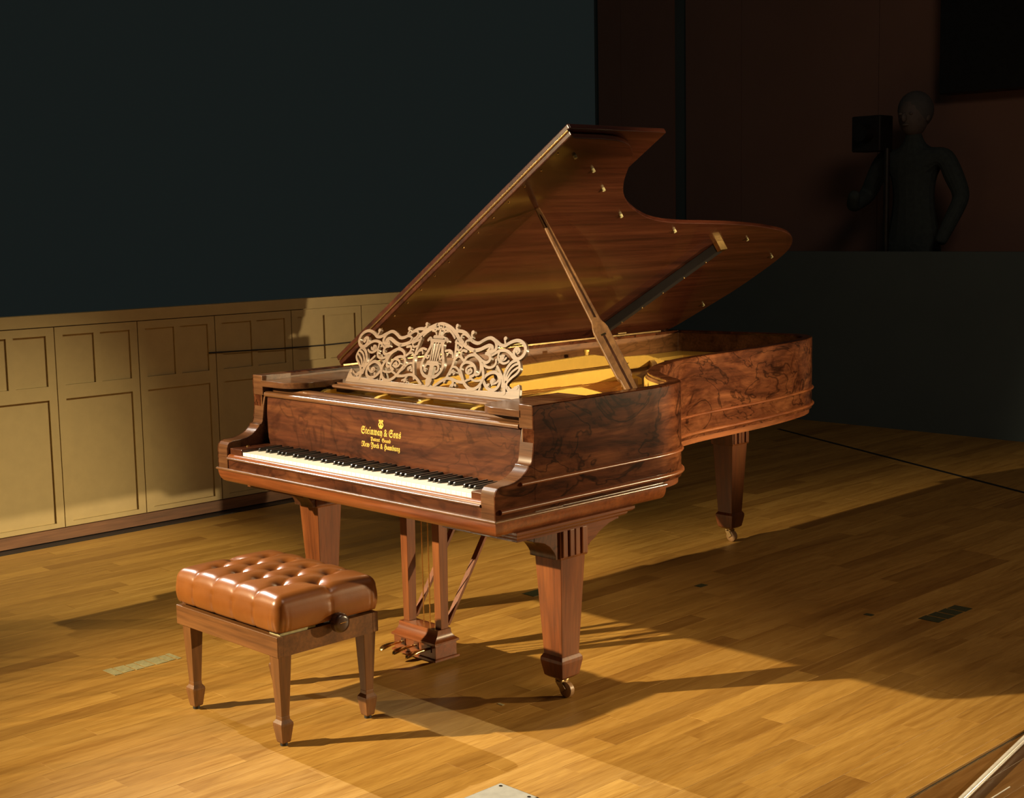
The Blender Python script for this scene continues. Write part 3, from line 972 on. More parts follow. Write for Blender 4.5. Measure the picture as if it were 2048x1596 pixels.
# fretwork music desk
FRET=[
(0.0132,[(0.0269,0.2388),(0.0591,0.2261),(0.0875,0.2080),(0.1068,0.1915),(0.1248,0.1789),(0.1473,0.1685),(0.1717,0.1602),(0.1973,0.1559),(0.2223,0.1610),(0.2455,0.1708),(0.2621,0.1764),(0.2770,0.1724),(0.2813,0.1638),(0.2733,0.1581),(0.2631,0.1613)]),
(0.0114,[(0.0778,0.2201),(0.1080,0.2205),(0.1317,0.2148),(0.1522,0.2023),(0.1696,0.1907),(0.1909,0.1832),(0.2096,0.1831),(0.2277,0.1926),(0.2461,0.2010),(0.2637,0.2032),(0.2814,0.1971),(0.2949,0.1837),(0.2984,0.1689),(0.2918,0.1573),(0.2783,0.1509),(0.2613,0.1547)]),
(0.0114,[(0.2725,0.2004),(0.2963,0.1913),(0.3177,0.1811),(0.3386,0.1803),(0.3516,0.1875),(0.3693,0.1958),(0.3906,0.2006),(0.4118,0.1970),(0.4306,0.1851),(0.4382,0.1689),(0.4354,0.1541),(0.4241,0.1425),(0.4080,0.1379),(0.3928,0.1462),(0.3869,0.1606),(0.3910,0.1716),(0.4026,0.1722),(0.4099,0.1637),(0.4042,0.1579)]),
(0.0075,[(0.0894,0.2226),(0.0788,0.2318),(0.0824,0.2391)]),
(0.0075,[(0.1704,0.2003),(0.1643,0.2105),(0.1673,0.2177)]),
(0.0075,[(0.3381,0.1859),(0.3326,0.1987),(0.3335,0.2039)]),
(0.0075,[(0.1322,0.1812),(0.1176,0.1920),(0.1158,0.2054),(0.1306,0.2099),(0.1528,0.2004)]),
(0.0075,[(0.1487,0.1724),(0.1433,0.1846),(0.1563,0.1900),(0.1729,0.1889)]),
(0.0106,[(0.1587,0.1147),(0.1660,0.1290),(0.1845,0.1381),(0.2055,0.1393),(0.2269,0.1310),(0.2462,0.1209),(0.2661,0.1164),(0.2796,0.1228),(0.2817,0.1342),(0.2724,0.1449),(0.2556,0.1481)]),
(0.0097,[(0.1960,0.1558),(0.2004,0.1466),(0.2088,0.1376)]),
(0.0101,[(0.2790,0.1406),(0.2968,0.1501),(0.3122,0.1584),(0.3313,0.1632),(0.3520,0.1624),(0.3725,0.1543),(0.3890,0.1423),(0.4064,0.1350)]),
(0.0079,[(0.3179,0.1568),(0.3171,0.1419),(0.3246,0.1283),(0.3455,0.1193),(0.3627,0.1213),(0.3732,0.1284)]),
(0.0075,[(0.3463,0.1445),(0.3347,0.1447),(0.3295,0.1370),(0.3381,0.1300),(0.3517,0.1318),(0.3571,0.1386)]),
(0.0088,[(0.2496,0.1145),(0.2645,0.1051),(0.2844,0.1003),(0.3017,0.1032),(0.3119,0.1117),(0.3139,0.1230),(0.3116,0.1285)]),
(0.0101,[(0.1621,0.0606),(0.1492,0.0826),(0.1512,0.1009),(0.1666,0.1114),(0.1881,0.1113),(0.2096,0.1032),(0.2234,0.0874),(0.2219,0.0703),(0.2045,0.0626)]),
(0.0079,[(0.2101,0.1017),(0.1871,0.0984),(0.1771,0.0882),(0.1821,0.0772),(0.1968,0.0734),(0.2074,0.0817),(0.1965,0.0904)]),
(0.0084,[(0.2094,0.1357),(0.2304,0.1246),(0.2426,0.1093),(0.2482,0.0909),(0.2453,0.0757),(0.2337,0.0707)]),
(0.0110,[(0.2473,0.1134),(0.2585,0.0915),(0.2677,0.0734),(0.2694,0.0585),(0.2640,0.0432),(0.2528,0.0293),(0.2345,0.0208),(0.2129,0.0217),(0.1938,0.0306),(0.1789,0.0428),(0.1659,0.0590),(0.1544,0.0754)]),
(0.0110,[(0.2694,0.0585),(0.2807,0.0720),(0.2981,0.0825),(0.3203,0.0858),(0.3414,0.0764),(0.3528,0.0587),(0.3507,0.0401),(0.3369,0.0271),(0.3144,0.0249),(0.2932,0.0341),(0.2782,0.0479),(0.2662,0.0602)]),
(0.0079,[(0.3467,0.0601),(0.3359,0.0501),(0.3191,0.0462),(0.3098,0.0548),(0.3178,0.0619),(0.3287,0.0561)]),
(0.0075,[(0.3020,0.0310),(0.2965,0.0399),(0.3060,0.0424)]),
(0.0106,[(0.3787,0.0403),(0.3681,0.0690),(0.3696,0.0959),(0.3798,0.1155),(0.3914,0.1267),(0.4070,0.1332)]),
(0.0079,[(0.3779,0.0623),(0.3803,0.0864),(0.3907,0.1055),(0.4046,0.1170),(0.4172,0.1209)]),
(0.0088,[(0.4064,0.1350),(0.4201,0.1275),(0.4278,0.1152),(0.4311,0.1007),(0.4229,0.0874),(0.4079,0.0754),(0.3943,0.0625),(0.3870,0.0501),(0.3928,0.0358)]),
(0.0075,[(0.3841,0.0627),(0.3945,0.0855),(0.4100,0.1003),(0.4268,0.1105)]),
(0.0088,[(0.3706,0.0379),(0.3625,0.0668),(0.3423,0.0895),(0.3238,0.1069)]),
(0.0132,[(0.3758,0.0493),(0.3862,0.0170)]),
(0.0132,[(0.3947,0.0378),(0.4077,0.0287),(0.4222,0.0307),(0.4319,0.0396)]),
(0.0097,[(0.0932,0.1870),(0.0996,0.1603),(0.1045,0.1297),(0.1047,0.1009),(0.0976,0.0774),(0.0878,0.0537),(0.0801,0.0359)]),
(0.0075,[(0.1097,0.1185),(0.1223,0.1298),(0.1429,0.1252),(0.1574,0.1146)]),
(0.0075,[(0.1052,0.0913),(0.1217,0.0914),(0.1382,0.0829),(0.1477,0.0711),(0.1627,0.0588)]),
(0.0088,[(0.1590,0.1500),(0.1391,0.1528),(0.1327,0.1409),(0.1413,0.1261),(0.1571,0.1155)]),
(0.0075,[(0.1022,0.1565),(0.1203,0.1517),(0.1291,0.1580)]),
(0.0075,[(0.0911,0.1811),(0.1126,0.1744),(0.1326,0.1639)]),
(0.0097,[(0.0359,0.0183),(0.0656,0.0378),(0.0921,0.0492),(0.1173,0.0481),(0.1439,0.0423),(0.1743,0.0406)]),
(0.0075,[(0.1011,0.0632),(0.1094,0.0753),(0.1251,0.0734),(0.1196,0.0654)]),
(0.0088,[(0.1173,0.0481),(0.1271,0.0354),(0.1270,0.0277)]),
(0.0066,[(0.1152,0.0221),(0.1260,0.0305),(0.1439,0.0261)]),
(0.0075,[(0.2045,0.0626),(0.2183,0.0531),(0.2403,0.0509),(0.2604,0.0542)]),
(0.0075,[(0.1789,0.0428),(0.1928,0.0495),(0.2073,0.0542)]),
(0.0075,[(0.2640,0.0432),(0.2651,0.0320),(0.2636,0.0207)]),
(0.0075,[(0.1471,0.0730),(0.1570,0.0755)]),
(0.0079,[(0.0504,0.1460),(0.0716,0.1491),(0.0885,0.1404),(0.0963,0.1254)]),
(0.0066,[(0.0645,0.1294),(0.0715,0.1414),(0.0864,0.1383)]),
(0.0075,[(0.0102,0.2220),(0.0317,0.2249),(0.0610,0.2126),(0.0839,0.1942)]),
(0.0057,[(0.0133,0.1967),(0.0246,0.2129),(0.0432,0.2157)]),
]
BLOBS=[ (0.0808,0.2396,0.0066),(0.1679,0.2183,0.0079),(0.3329,0.2043,0.0075),(0.2683,0.1654,0.0048),(0.4003,0.1623,0.0057),(0.1921,0.0835,0.0066),(0.3202,0.0546,0.0075),(0.3411,0.1367,0.0079),(0.4389,0.0410,0.0066),(0.3129,0.1286,0.0053),(0.1270,0.0277,0.0079),(0.2336,0.0711,0.0057),(0.1134,0.0755,0.0075),(0.3016,0.0403,0.0057) ]


BY, BZ = 0.388, 0.9635
LEAN = (0.342, 0.940)


def on_desk(u, v, n):
    # n is measured along the front normal
    return (u, BY + v * LEAN[0] - n * LEAN[1], BZ + v * LEAN[1] + n * LEAN[0])


desk = MB()
foot = [(-0.462, 0.0), (-0.455, 0.035), (-0.447, 0.052), (-0.437, 0.050), (-0.43, 0.036), (-0.412, 0.030), (-0.40, 0.024), (-0.36, 0.021), (-0.2, 0.018)]
poly = foot + [(-a, b) for a, b in foot[::-1]]
n_ = len(poly)
vs = [on_desk(u, v, 0.0) for u, v in poly] + [on_desk(u, v, -0.012) for u, v in poly]
fs = [(i, (i + 1) % n_, n_ + (i + 1) % n_, n_ + i) for i in range(n_)] + [tuple(range(n_)), tuple(range(n_, 2 * n_))[::-1]]
mdesk = desk.add(vs, fs).build('music_desk', M['desk'], piano, bevel=0.001)
fr = MB()
TK = 0.011
for s in (1, -1):
    for k, (w, pts) in enumerate(FRET):
        p = [(s * q.x, q.y) for q in catmull([(a, b, 0) for a, b in pts], 5)]
        ribbon(fr, p, w * 1.08, on_desk, TK, dz=0.00012 * (k % 9) + (0.00006 if s > 0 else 0), taper=False)
    for k, (u, v, r) in enumerate(BLOBS):
        disc(fr, s * u, v, r, on_desk, TK, dz=0.0013)
arch = [(0.0269 - 0.0538 * k / 6, 0.2388 + 0.0045 * math.sin(math.pi * k / 6)) for k in range(7)]
ribbon(fr, arch, 0.0125, on_desk, TK)
# central lyre
for s in (1, -1):
    ribbon(fr, [(s * q.x, q.y) for q in catmull([(0.0, 0.048, 0), (0.030, 0.052, 0), (0.052, 0.072, 0), (0.056, 0.098, 0), (0.046, 0.125, 0), (0.034, 0.150, 0), (0.030, 0.172, 0), (0.042, 0.188, 0), (0.052, 0.180, 0)], 6)], 0.012, on_desk, TK, dz=0.0014)
    ribbon(fr, [(s * q.x, q.y) for q in catmull([(0.034, 0.150, 0), (0.042, 0.135, 0), (0.040, 0.118, 0), (0.030, 0.116, 0), (0.027, 0.126, 0)], 5)], 0.007, on_desk, TK, dz=0.0016)
    ribbon(fr, [(s * q.x, q.y) for q in catmull([(0.0, 0.088, 0), (0.020, 0.096, 0), (0.034, 0.088, 0), (0.036, 0.074, 0), (0.026, 0.068, 0)], 5)], 0.010, on_desk, TK, dz=0.0017)
    ribbon(fr, [(s * 0.006, 0.02), (s * 0.012, 0.036), (s * 0.004, 0.05)], 0.010, on_desk, TK, dz=0.0015)
    ribbon(fr, [(s * q.x, q.y) for q in catmull([(0.060, 0.214, 0), (0.044, 0.222, 0), (0.028, 0.214, 0), (0.018, 0.222, 0), (0.0, 0.226, 0)], 5)], 0.007, on_desk, TK, dz=0.0012)
    ribbon(fr, [(s * 0.012, 0.223), (s * 0.012, 0.238)], 0.006, on_desk, TK, dz=0.001)
for k, uu in enumerate((-0.021, -0.007, 0.007, 0.021)):
    ribbon(fr, [(uu * 0.75, 0.096), (uu, 0.176)], 0.0062, on_desk, TK * 0.7, dz=0.0018)
ribbon(fr, [(-0.026, 0.098), (0.026, 0.098)], 0.016, on_desk, TK, dz=0.0019)
ribbon(fr, [(-0.034, 0.180), (0.034, 0.180)], 0.013, on_desk, TK, dz=0.0019)
ribbon(fr, [(-0.024, 0.194), (0.024, 0.194)], 0.012, on_desk, TK, dz=0.0018)
ribbon(fr, [(0, 0.02), (0, 0.09)], 0.020, on_desk, TK, dz=0.0018)
ribbon(fr, [(0, 0.194), (0, 0.222)], 0.010, on_desk, TK, dz=0.0011)
fw = fr.build('fretwork', M['desk'], mdesk)
fw['label'] = 'pierced scrollwork panel with a lyre at its centre'
for s in (-1, 1):
    MB().bar((s * 0.30, 0.40, 0.966), (s * 0.30, 0.47, 0.962), 0.02, 0.008).build('desk_foot', M['desk'], mdesk)
    MB().bar((s * 0.30, 0.462, 0.962), (s * 0.30, 0.430, 1.07), 0.016, 0.008, (0, 1, 0)).build('desk_stay', M['desk'], mdesk)

# ---- inside: soundboard, iron plate, strings
inner = [(x - nx * (TH + 0.003), y - ny * (TH + 0.003)) for x, y, nx, ny in OL]
inner = [p for p in inner if p[1] >= 0.25]
MB().prism(inner, 'z', 0.835, 0.845).build('soundboard', M['soundboard'], piano)
plate = MB()
fl = [q for q in path(0.0, -TH - 0.004) if q[1] > 0.52]
plate.sweep(fl, [(0, 0.862), (0, 0.885), (-0.012, 0.890), (-0.085, 0.878), (-0.085, 0.862)])
plate.box(-0.685, 0.685, 0.46, 0.66, 0.862, 0.886)
plate.box(-0.685, 0.685, 0.445, 0.475, 0.862, 0.905)
pl = plate.build('iron_plate', M['gold'], piano, smooth=True, angle=30)
bent = [q for q in path(0.0, -TH - 0.003) if q[0] > 0.0 and 0.74 < q[1] < 2.4]
MB().sweep(bent, [(0, 0.86), (0, 0.962), (-0.004, 0.968), (-0.009, 0.962), (-0.009, 0.86)]).build('plate_flange', M['gold'], pl, smooth=True, angle=40)


def strut(pa, pb, tops, w):
    pa, pb = Vector((*pa, 0)), Vector((*pb, 0))
    d = (pb - pa).normalized()
    s = Vector((-d.y, d.x, 0)) * (w / 2)
    b = MB()
    vs = []
    poly = [(0, 0.862)] + tops + [(1, 0.862)]
    for sg in (-1, 1):
        vs += [tuple(pa.lerp(pb, t) + s * sg + Vector((0, 0, z))) for t, z in poly]
    n = len(poly)
    fs = [(i, (i + 1) % n, n + (i + 1) % n, n + i) for i in range(n)] + [tuple(range(n))[::-1], tuple(range(n, 2 * n))]
    return b.add(vs, fs).build('strut', M['gold'], pl, bevel=0.006, seg=3)


strut((-0.50, 0.50), (-0.50, 2.30), [(0, 0.905), (0.15, 0.925), (0.68, 0.948), (0.73, 0.948), (0.80, 0.925), (0.93, 0.918), (1, 0.885)], 0.026)
strut((-0.17, 0.50), (-0.06, 1.62), [(0, 0.905), (0.2, 0.922), (0.80, 0.945), (0.88, 0.945), (1, 0.89)], 0.026)
strut((0.16, 0.50), (0.24, 1.12), [(0, 0.905), (0.2, 0.920), (0.62, 0.938), (0.72, 0.938), (1, 0.885)], 0.026)
strut((0.47, 0.50), (0.52, 0.98), [(0, 0.905), (0.3, 0.920), (0.72, 0.935), (0.85, 0.930), (1, 0.885)], 0.024)
st = MB()
for k in range(84):
    xa = -0.63 + 1.22 * k / 83
    # speaking length grows towards the bass
    yb = 0.86 + (2.35 - 0.86) * (1 - k / 83) ** 1.25
    xb = xa - 0.10 * (1 - k / 83) + 0.02
    st.bar((xa, 0.60, 0.897), (xb, yb, 0.893), 0.0016, 0.0016)
so = st.build('strings', M['copper'], piano, fix=False)
so['kind'] = 'stuff'
br = catmull([(-0.58, 2.30, 0), (-0.30, 2.00, 0), (-0.08, 1.62, 0), (0.15, 1.22, 0), (0.45, 0.92, 0)], 6)
for a, b in zip(br[:-1], br[1:]):
    pass
bmb = MB()
pth = []
for k, p in enumerate(br):
    d = (br[min(k + 1, len(br) - 1)] - br[max(k - 1, 0)]).normalized()
    pth.append((p.x, p.y, 0.0, d.y, -d.x))
bmb.sweep(pth, [(-0.014, 0.845), (-0.012, 0.892), (0.012, 0.892), (0.014, 0.845)])
bmb.build('bridge', M['soundboard'], piano, smooth=True, angle=40)
MB().bar((0.12, 0.93, 0.903), (0.50, 0.86, 0.903), 0.028, 0.012).build('string_felt', M['felt'], pl, bevel=0.003)
for xx in (-0.47, -0.155, 0.075, 0.345):
    prof = [(0.270, 0.885), (0.262, 0.905), (0.272, 0.930), (0.300, 0.940), (0.345, 0.944), (0.345, 0.885)]
    MB().prism(prof, 'x', xx - 0.012, xx + 0.012).build('plate_horn', M['gold'], pl, bevel=0.003)
    MB().prism([(0.34, 0.885), (0.34, 0.93), (0.46, 0.905), (0.46, 0.885)], 'x', xx - 0.009, xx + 0.009).build('horn_web', M['gold'], pl)
MB().box(-0.68, 0.68, 0.28, 0.46, 0.80, 0.868).build('pin_block', M['mahog_x'], piano)
MB().tube([(-0.528, 1.80, 0.915), (-0.528, 1.80, 0.960), (-0.528, 1.80, 0.960), (-0.528, 1.80, 0.970)], [0.010, 0.010, 0.013, 0.013], 14).build('plate_bolt', M['gold'], pl, smooth=True)
# case beams below
for (a, b) in (((-0.69, 1.0, 0.70), (0.60, 1.0, 0.70)), ((-0.69, 1.7, 0.70), (0.17, 1.7, 0.70)), ((-0.3, 0.8, 0.70), (-0.3, 2.68, 0.70))):
    MB().bar(a, b, 0.07, 0.07).build('case_beam', M['mahog_y'], piano)
MB().box(-0.69, 0.69, 0.76, 0.80, 0.60, 0.80).build('belly_rail', M['mahog_x'], piano)

# ---- lid
LA = R(33.2)
LC, LS = math.cos(LA), math.sin(LA)
LZ = ZT + 0.0005


def on_lid(w, y, n):
    return (-W2 + w * LC - n * LS, y, LZ + w * LS + n * LC)


def lid_prism(poly, n0, n1):
    b = MB()
    k = len(poly)
    vs = [on_lid(w, y, n0) for w, y in poly] + [on_lid(w, y, n1) for w, y in poly]
    fs = [(i, (i + 1) % k, k + (i + 1) % k, k + i) for i in range(k)] + [tuple(range(k))[::-1], tuple(range(k, 2 * k))]
    return b.add(vs, fs)


YF = 0.588
lo = [(x + nx * 0.02 + W2, y + ny * 0.02) for x, y, nx, ny in OL if y > YF + 0.01]
lo = [p for p in lo if p[0] > -0.005] + [(-0.004, 2.66)]
lo = [(w, y - 0.07 * max(0.0, 1 - w / 0.35) if y > 2.3 else y) for w, y in lo]
poly = [(-0.004, YF), (1.520, YF)] + lo
lid = lid_prism(poly, 0.0, 0.020).build('lid', M['lid'], piano, bevel=0.004, seg=3)
lid['label'] = 'raised main lid seen from below'
flap = lid_prism([(-0.004, YF - 0.002), (1.526, YF - 0.002), (1.528, YF + 0.004), (1.528, 1.085), (-0.004, 1.085)], 0.0225, 0.0425).build('front_flap', M['lid'], lid, bevel=0.004, seg=3)
MB().tube([on_lid(0.01, YF - 0.001, 0.0212), on_lid(1.517, YF - 0.001, 0.0212)], 0.0045, 10).build('flap_hinge', M['brass'], lid, smooth=True)
for k in range(15):
    c = on_lid(0.09 + 0.095 * k, YF + 0.022, -0.0005)
    MB().sphere(c, 0.0035, 0.0035, 0.0035, 8, 5).build('hinge_screw', M['brass'], lid, smooth='all')
bt = lid_prism([(0.10, 2.012), (0.815, 2.132), (0.82, 2.168), (0.10, 2.048)], -0.042, -0.0005).build('lid_batten', M['black'], lid, bevel=0.003)
lid_prism([(0.806, 2.126), (0.824, 2.130), (0.829, 2.172), (0.811, 2.168)], -0.044, -0.0002).build('batten_plate', M['brass'], bt)
for k in range(5):
    c = on_lid(0.22 + 0.125 * k, 2.052 + 0.021 * k, -0.043)
    MB().sphere(c, 0.004, 0.004, 0.004, 8, 5).build('batten_screw', M['brass'], bt, smooth='all')
for w, y in ((1.41, 0.70), (1.335, 0.86), (1.22, 1.02), (1.045, 1.285), (0.925, 1.735), (0.838, 2.335), (0.675, 2.715), (0.247, 2.655)):
    a, b = Vector(on_lid(w, y, 0)), Vector(on_lid(w, y, -0.011))
    MB().tube([a, b], 0.0065, 10).build('lid_buffer', M['tape'], lid, smooth=True)
for y in (0.95, 1.56, 2.27):
    hg = MB().tube([(-W2 + 0.012, y - 0.03, ZT + 0.012), (-W2 + 0.012, y + 0.03, ZT + 0.012)], 0.009, 12).build('lid_hinge', M['oldbrass'], lid, smooth=True)
    MB().tube([(-W2 + 0.012, y + 0.03, ZT + 0.012), (-W2 + 0.022, y + 0.075, ZT + 0.030), (-W2 + 0.024, y + 0.095, ZT + 0.048)], [0.005, 0.004, 0.006], 8).build('hinge_pin', M['oldbrass'], hg, smooth=True)

MB().box(-W2 - 0.003, -W2 + 0.004, YF + 0.01, 2.58, ZT - 0.002, ZT + 0.009).build('spine_filler', M['oldbrass'], lid)  # filler strip added to stop light leaking between lid and rim

# ---- lid prop
PA, PB = Vector((0.690, 0.705, 0.962)), Vector(on_lid(1.096, 0.783, -0.004))
pt = (PB - PA).normalized()
ps = pt.cross(Vector((1.0, -0.8, 0.0))).normalized()
pn = ps.cross(pt).normalized()
LP = (PB - PA).length
prof = [(0.0, 0.020), (0.085, 0.021), (0.095, 0.026), (0.115, 0.0275), (0.20, 0.0275), (0.335, 0.0275), (0.352, 0.025), (0.372, 0.019), (0.385, 0.017), (0.6, 0.0145), (0.8, 0.012), (0.97, 0.0095), (1.0, 0.008)]


def prop_pt(t, a, n):
    return tuple(PA + pt * (t * LP) + ps * a + pn * n)


b = MB()
vs, fs = [], []
for t_, h in prof:
    th = 0.011 if t_ < 0.36 else 0.009
    vs += [prop_pt(t_, -h, -th), prop_pt(t_, h, -th), prop_pt(t_, h, th), prop_pt(t_, -h, th)]
for k in range(len(prof) - 1):
    for i in range(4):
        j = (i + 1) % 4
        fs.append((4 * k + i, 4 * k + j, 4 * k + 4 + j, 4 * k + 4 + i))
fs += [(3, 2, 1, 0), tuple(4 * (len(prof) - 1) + i for i in range(4))]
prop = b.add(vs, fs).build('lid_prop', M['prop'], piano, bevel=0.003)
vs = [prop_pt(t_, a, n) for n in (0.0095, 0.0118) for t_, a in ((0.03, -0.003), (0.31, -0.003), (0.31, 0.004), (0.03, 0.004))]
MB().add(vs, [(0, 1, 2, 3), (7, 6, 5, 4), (0, 4, 5, 1), (1, 5, 6, 2), (2, 6, 7, 3), (3, 7, 4, 0)]).build('prop_slot', M['darkwood'], prop)
vs = [prop_pt(t_, a, n) for n in (0.0095, 0.0125) for t_, a in ((0.40, -0.0015), (0.96, -0.001), (0.96, 0.001), (0.40, 0.0015))]
MB().add(vs, [(0, 1, 2, 3), (7, 6, 5, 4), (0, 4, 5, 1), (1, 5, 6, 2), (2, 6, 7, 3), (3, 7, 4, 0)]).build('prop_groove', M['darkwood'], prop)
vs = [prop_pt(t_, a, n) for n in (0.0095, 0.0125) for t_, a in ((0.305, -0.008), (0.312, -0.008), (0.312, 0.008), (0.305, 0.008))]
MB().add(vs, [(0, 1, 2, 3), (7, 6, 5, 4), (0, 4, 5, 1), (1, 5, 6, 2), (2, 6, 7, 3), (3, 7, 4, 0)]).build('prop_bracket', M['brass'], prop)


# ---- legs
def piano_leg(cx, cy, s, px0, px1, py0, py1, wheel_dx, front=True):
    leg = MB().frustum(cx, cy, [(0.140, 0.0405, 0.0405), (0.475, 0.0575, 0.0575)]).build('leg', M['mahog_z'], piano, bevel=0.002)
    MB().frustum(cx, cy, [(0.066, 0.030, 0.030), (0.074, 0.0405, 0.0405), (0.124, 0.0495, 0.0495), (0.134, 0.0490, 0.0490), (0.143, 0.0435, 0.0435), (0.146, 0.0415, 0.0415)]).build('foot_block', M['mahog_z'], leg, bevel=0.0015)
    cap = MB().frustum(cx, cy, [(0.474, 0.062, 0.062), (0.480, 0.0645, 0.0645), (0.574, 0.0645, 0.0645)]).build('capital', M['mahog_z'], leg, bevel=0.0015)
    # reeded pilaster on the outer face
    for k, yy in enumerate((-0.046, -0.017, 0.012, 0.041)):
        xa, xb = sorted((cx + s * 0.0645, cx + s * (0.070 if k % 2 == 0 else 0.073)))
        MB().box(xa, xb, cy + yy - 0.011, cy + yy + 0.011, 0.482, 0.572).build('reed', M['mahog_z'], leg, bevel=0.003)
    if front:
        cove = [(cy - 0.0645, 0.478), (cy - 0.0645, 0.573), (cy - 0.175, 0.573), (cy - 0.175, 0.552), (cy - 0.160, 0.549), (cy - 0.130, 0.540), (cy - 0.105, 0.524), (cy - 0.088, 0.504), (cy - 0.080, 0.490), (cy - 0.080, 0.478)]
        MB().prism(cove, 'x', cx - 0.058, cx + 0.058).build('front_bracket', M['burl_block'], leg, smooth=True, angle=30, bevel=0.0015)
        back = [(cy + 0.0645, 0.500), (cy + 0.0645, 0.573), (cy + 0.225, 0.573), (cy + 0.222, 0.566), (cy + 0.18, 0.557), (cy + 0.150, 0.545), (cy + 0.125, 0.533), (cy + 0.110, 0.520), (cy + 0.085, 0.508), (cy + 0.080, 0.500)]
        MB().prism(back, 'x', cx - 0.05, cx + 0.055).build('rear_bracket', M['mahog_y'], leg, smooth=True, angle=30)
    pb = ring_xy(px0, px1, py0, py1, [(0.020, 0.573), (0.020, 0.579), (0.012, 0.583), (0.009, 0.588), (0.009, 0.592), (0.003, 0.595), (0.0, 0.600), (0.0, 0.608)]).build('leg_plinth', M['mahog_y'], leg, smooth=True, angle=30)
    wx = cx + wheel_dx
    MB().tube([(cx, cy, 0.066), (cx, cy, 0.052)], [0.020, 0.016], 16).build('caster_socket', M['oldbrass'], leg, smooth=True)
    fk = MB()
    for sy in (-1, 1):
        fk.bar((cx - 0.008, cy + sy * 0.014, 0.056), (wx, cy + sy * 0.014, 0.024), 0.005, 0.022, (0, 0, 1))
    fk.box(cx - 0.016, cx + 0.016, cy - 0.0165, cy + 0.0165, 0.050, 0.058)
    fk.build('caster_fork', M['oldbrass'], leg, bevel=0.0015)
    MB().tube([(wx, cy - 0.0105, 0.0265), (wx, cy - 0.008, 0.0265), (wx, cy + 0.008, 0.0265), (wx, cy + 0.0105, 0.0265)], [0.0225, 0.0262, 0.0262, 0.0225], 22).build('caster_wheel', M['caster'], leg, smooth=True)
    return leg


def ring_xy(x0, x1, y0, y1, prof):
    b = MB()
    vs, fs = [], []
    for ins, z in prof:
        vs += [(x0 + ins, y0 + ins, z), (x1 - ins, y0 + ins, z), (x1 - ins, y1 - ins * 3, z), (x0 + ins, y1 - ins * 3, z)]
    n = len(prof)
    for k in range(n - 1):
        for i in range(4):
            j = (i + 1) % 4
            fs.append((4 * k + i, 4 * k + j, 4 * k + 4 + j, 4 * k + 4 + i))
    fs += [(3, 2, 1, 0), tuple(4 * (n - 1) + i for i in range(4))]
    return b.add(vs, fs)


piano_leg(0.640, 0.385, 1, 0.36, 0.742, 0.09, 0.640, 0.022)
piano_leg(-0.640, 0.385, -1, -0.742, -0.36, 0.09, 0.640, -0.022)
piano_leg(-0.295, 2.550, 1, -0.46, -0.12, 2.34, 2.70, 0.012, front=False)
MB().box(-0.42, -0.15, 2.38, 2.66, 0.605, 0.66).build('rear_leg_block', M['mahog_y'], piano, bevel=0.004)

# ---- pedal lyre
ly = MB()
ly.add(*(lambda b: (b.v, b.f))(ring_xy(-0.119, 0.119, 0.293, 0.407, [(0.0, 0.020), (0.0, 0.027), (0.004, 0.029)])))
lyre = ly.build('pedal_lyre', M['mahog_x'], piano)
lyre['label'] = 'pedal box with two tapered posts and brass pedals'


def ringc(cx, cy, prof):
    b = MB()
    return b.frustum(cx, cy, [(z, a, c) for a, c, z in prof])


ringc(0, 0.35, [(0.112, 0.050, 0.029), (0.112, 0.050, 0.076)]).build('pedal_box', M['mahog_x'], lyre, bevel=0.001)
ringc(0, 0.35, [(0.114, 0.052, 0.076), (0.119, 0.057, 0.079), (0.119, 0.057, 0.086), (0.114, 0.052, 0.089), (0.110, 0.046, 0.094), (0.106, 0.036, 0.104), (0.105, 0.032, 0.114), (0.105, 0.030, 0.126)]).build('box_moulding', M['mahog_x'], lyre, smooth=True, angle=30)
for s in (-1, 1):
    MB().frustum(s * 0.086, 0.356, [(0.126, 0.0155, 0.0175), (0.61, 0.0195, 0.0215)]).build('post', M['mahog_z'], lyre, bevel=0.0012)
    MB().bar((s * 0.086, 0.380, 0.135), (s * 0.086, 0.70, 0.615), 0.022, 0.011, (0, -1, 0.6)).build('brace', M['mahog_z'], lyre, bevel=0.001)
MB().box(-0.125, 0.125, 0.32, 0.39, 0.585, 0.612).build('lyre_head', M['darkwood'], lyre, bevel=0.002)
for xx in (-0.022, 0.012, 0.04):
    MB().tube([(xx, 0.366, 0.12), (xx, 0.366, 0.60)], 0.0022, 8).build('pedal_rod', M['brass'], lyre, smooth=True)
    MB().sphere((xx, 0.366, 0.575), 0.006, 0.006, 0.008, 10, 6).build('rod_nut', M['brass'], lyre, smooth='all')
for xx in (-0.060, 0.010, 0.080):
    vs, fs = [], []
    prof = [(0.312, 0.0065, 0.0045, 0.062), (0.275, 0.0065, 0.0045, 0.063), (0.255, 0.009, 0.005, 0.064), (0.232, 0.0145, 0.0055, 0.064), (0.212, 0.0165, 0.0055, 0.061), (0.198, 0.0125, 0.0045, 0.056), (0.192, 0.005, 0.002, 0.052)]
    b = MB()
    seg = 12
    for y, a, h, z in prof:
        vs += [(xx + a * math.cos(2 * math.pi * i / seg), y, z + h * math.sin(2 * math.pi * i / seg)) for i in range(seg)]
    for k in range(len(prof) - 1):
        for i in range(seg):
            j = (i + 1) % seg
            fs.append((k * seg + i, k * seg + j, (k + 1) * seg + j, (k + 1) * seg + i))
    fs += [tuple(range(seg))[::-1], tuple((len(prof) - 1) * seg + i for i in range(seg))]
    pd = b.add(vs, fs).build('pedal', M['brass'], lyre, smooth='all')
    MB().box(xx - 0.011, xx + 0.011, 0.297, 0.303, 0.050, 0.073).build('pedal_slot', M['burl_block'], lyre)

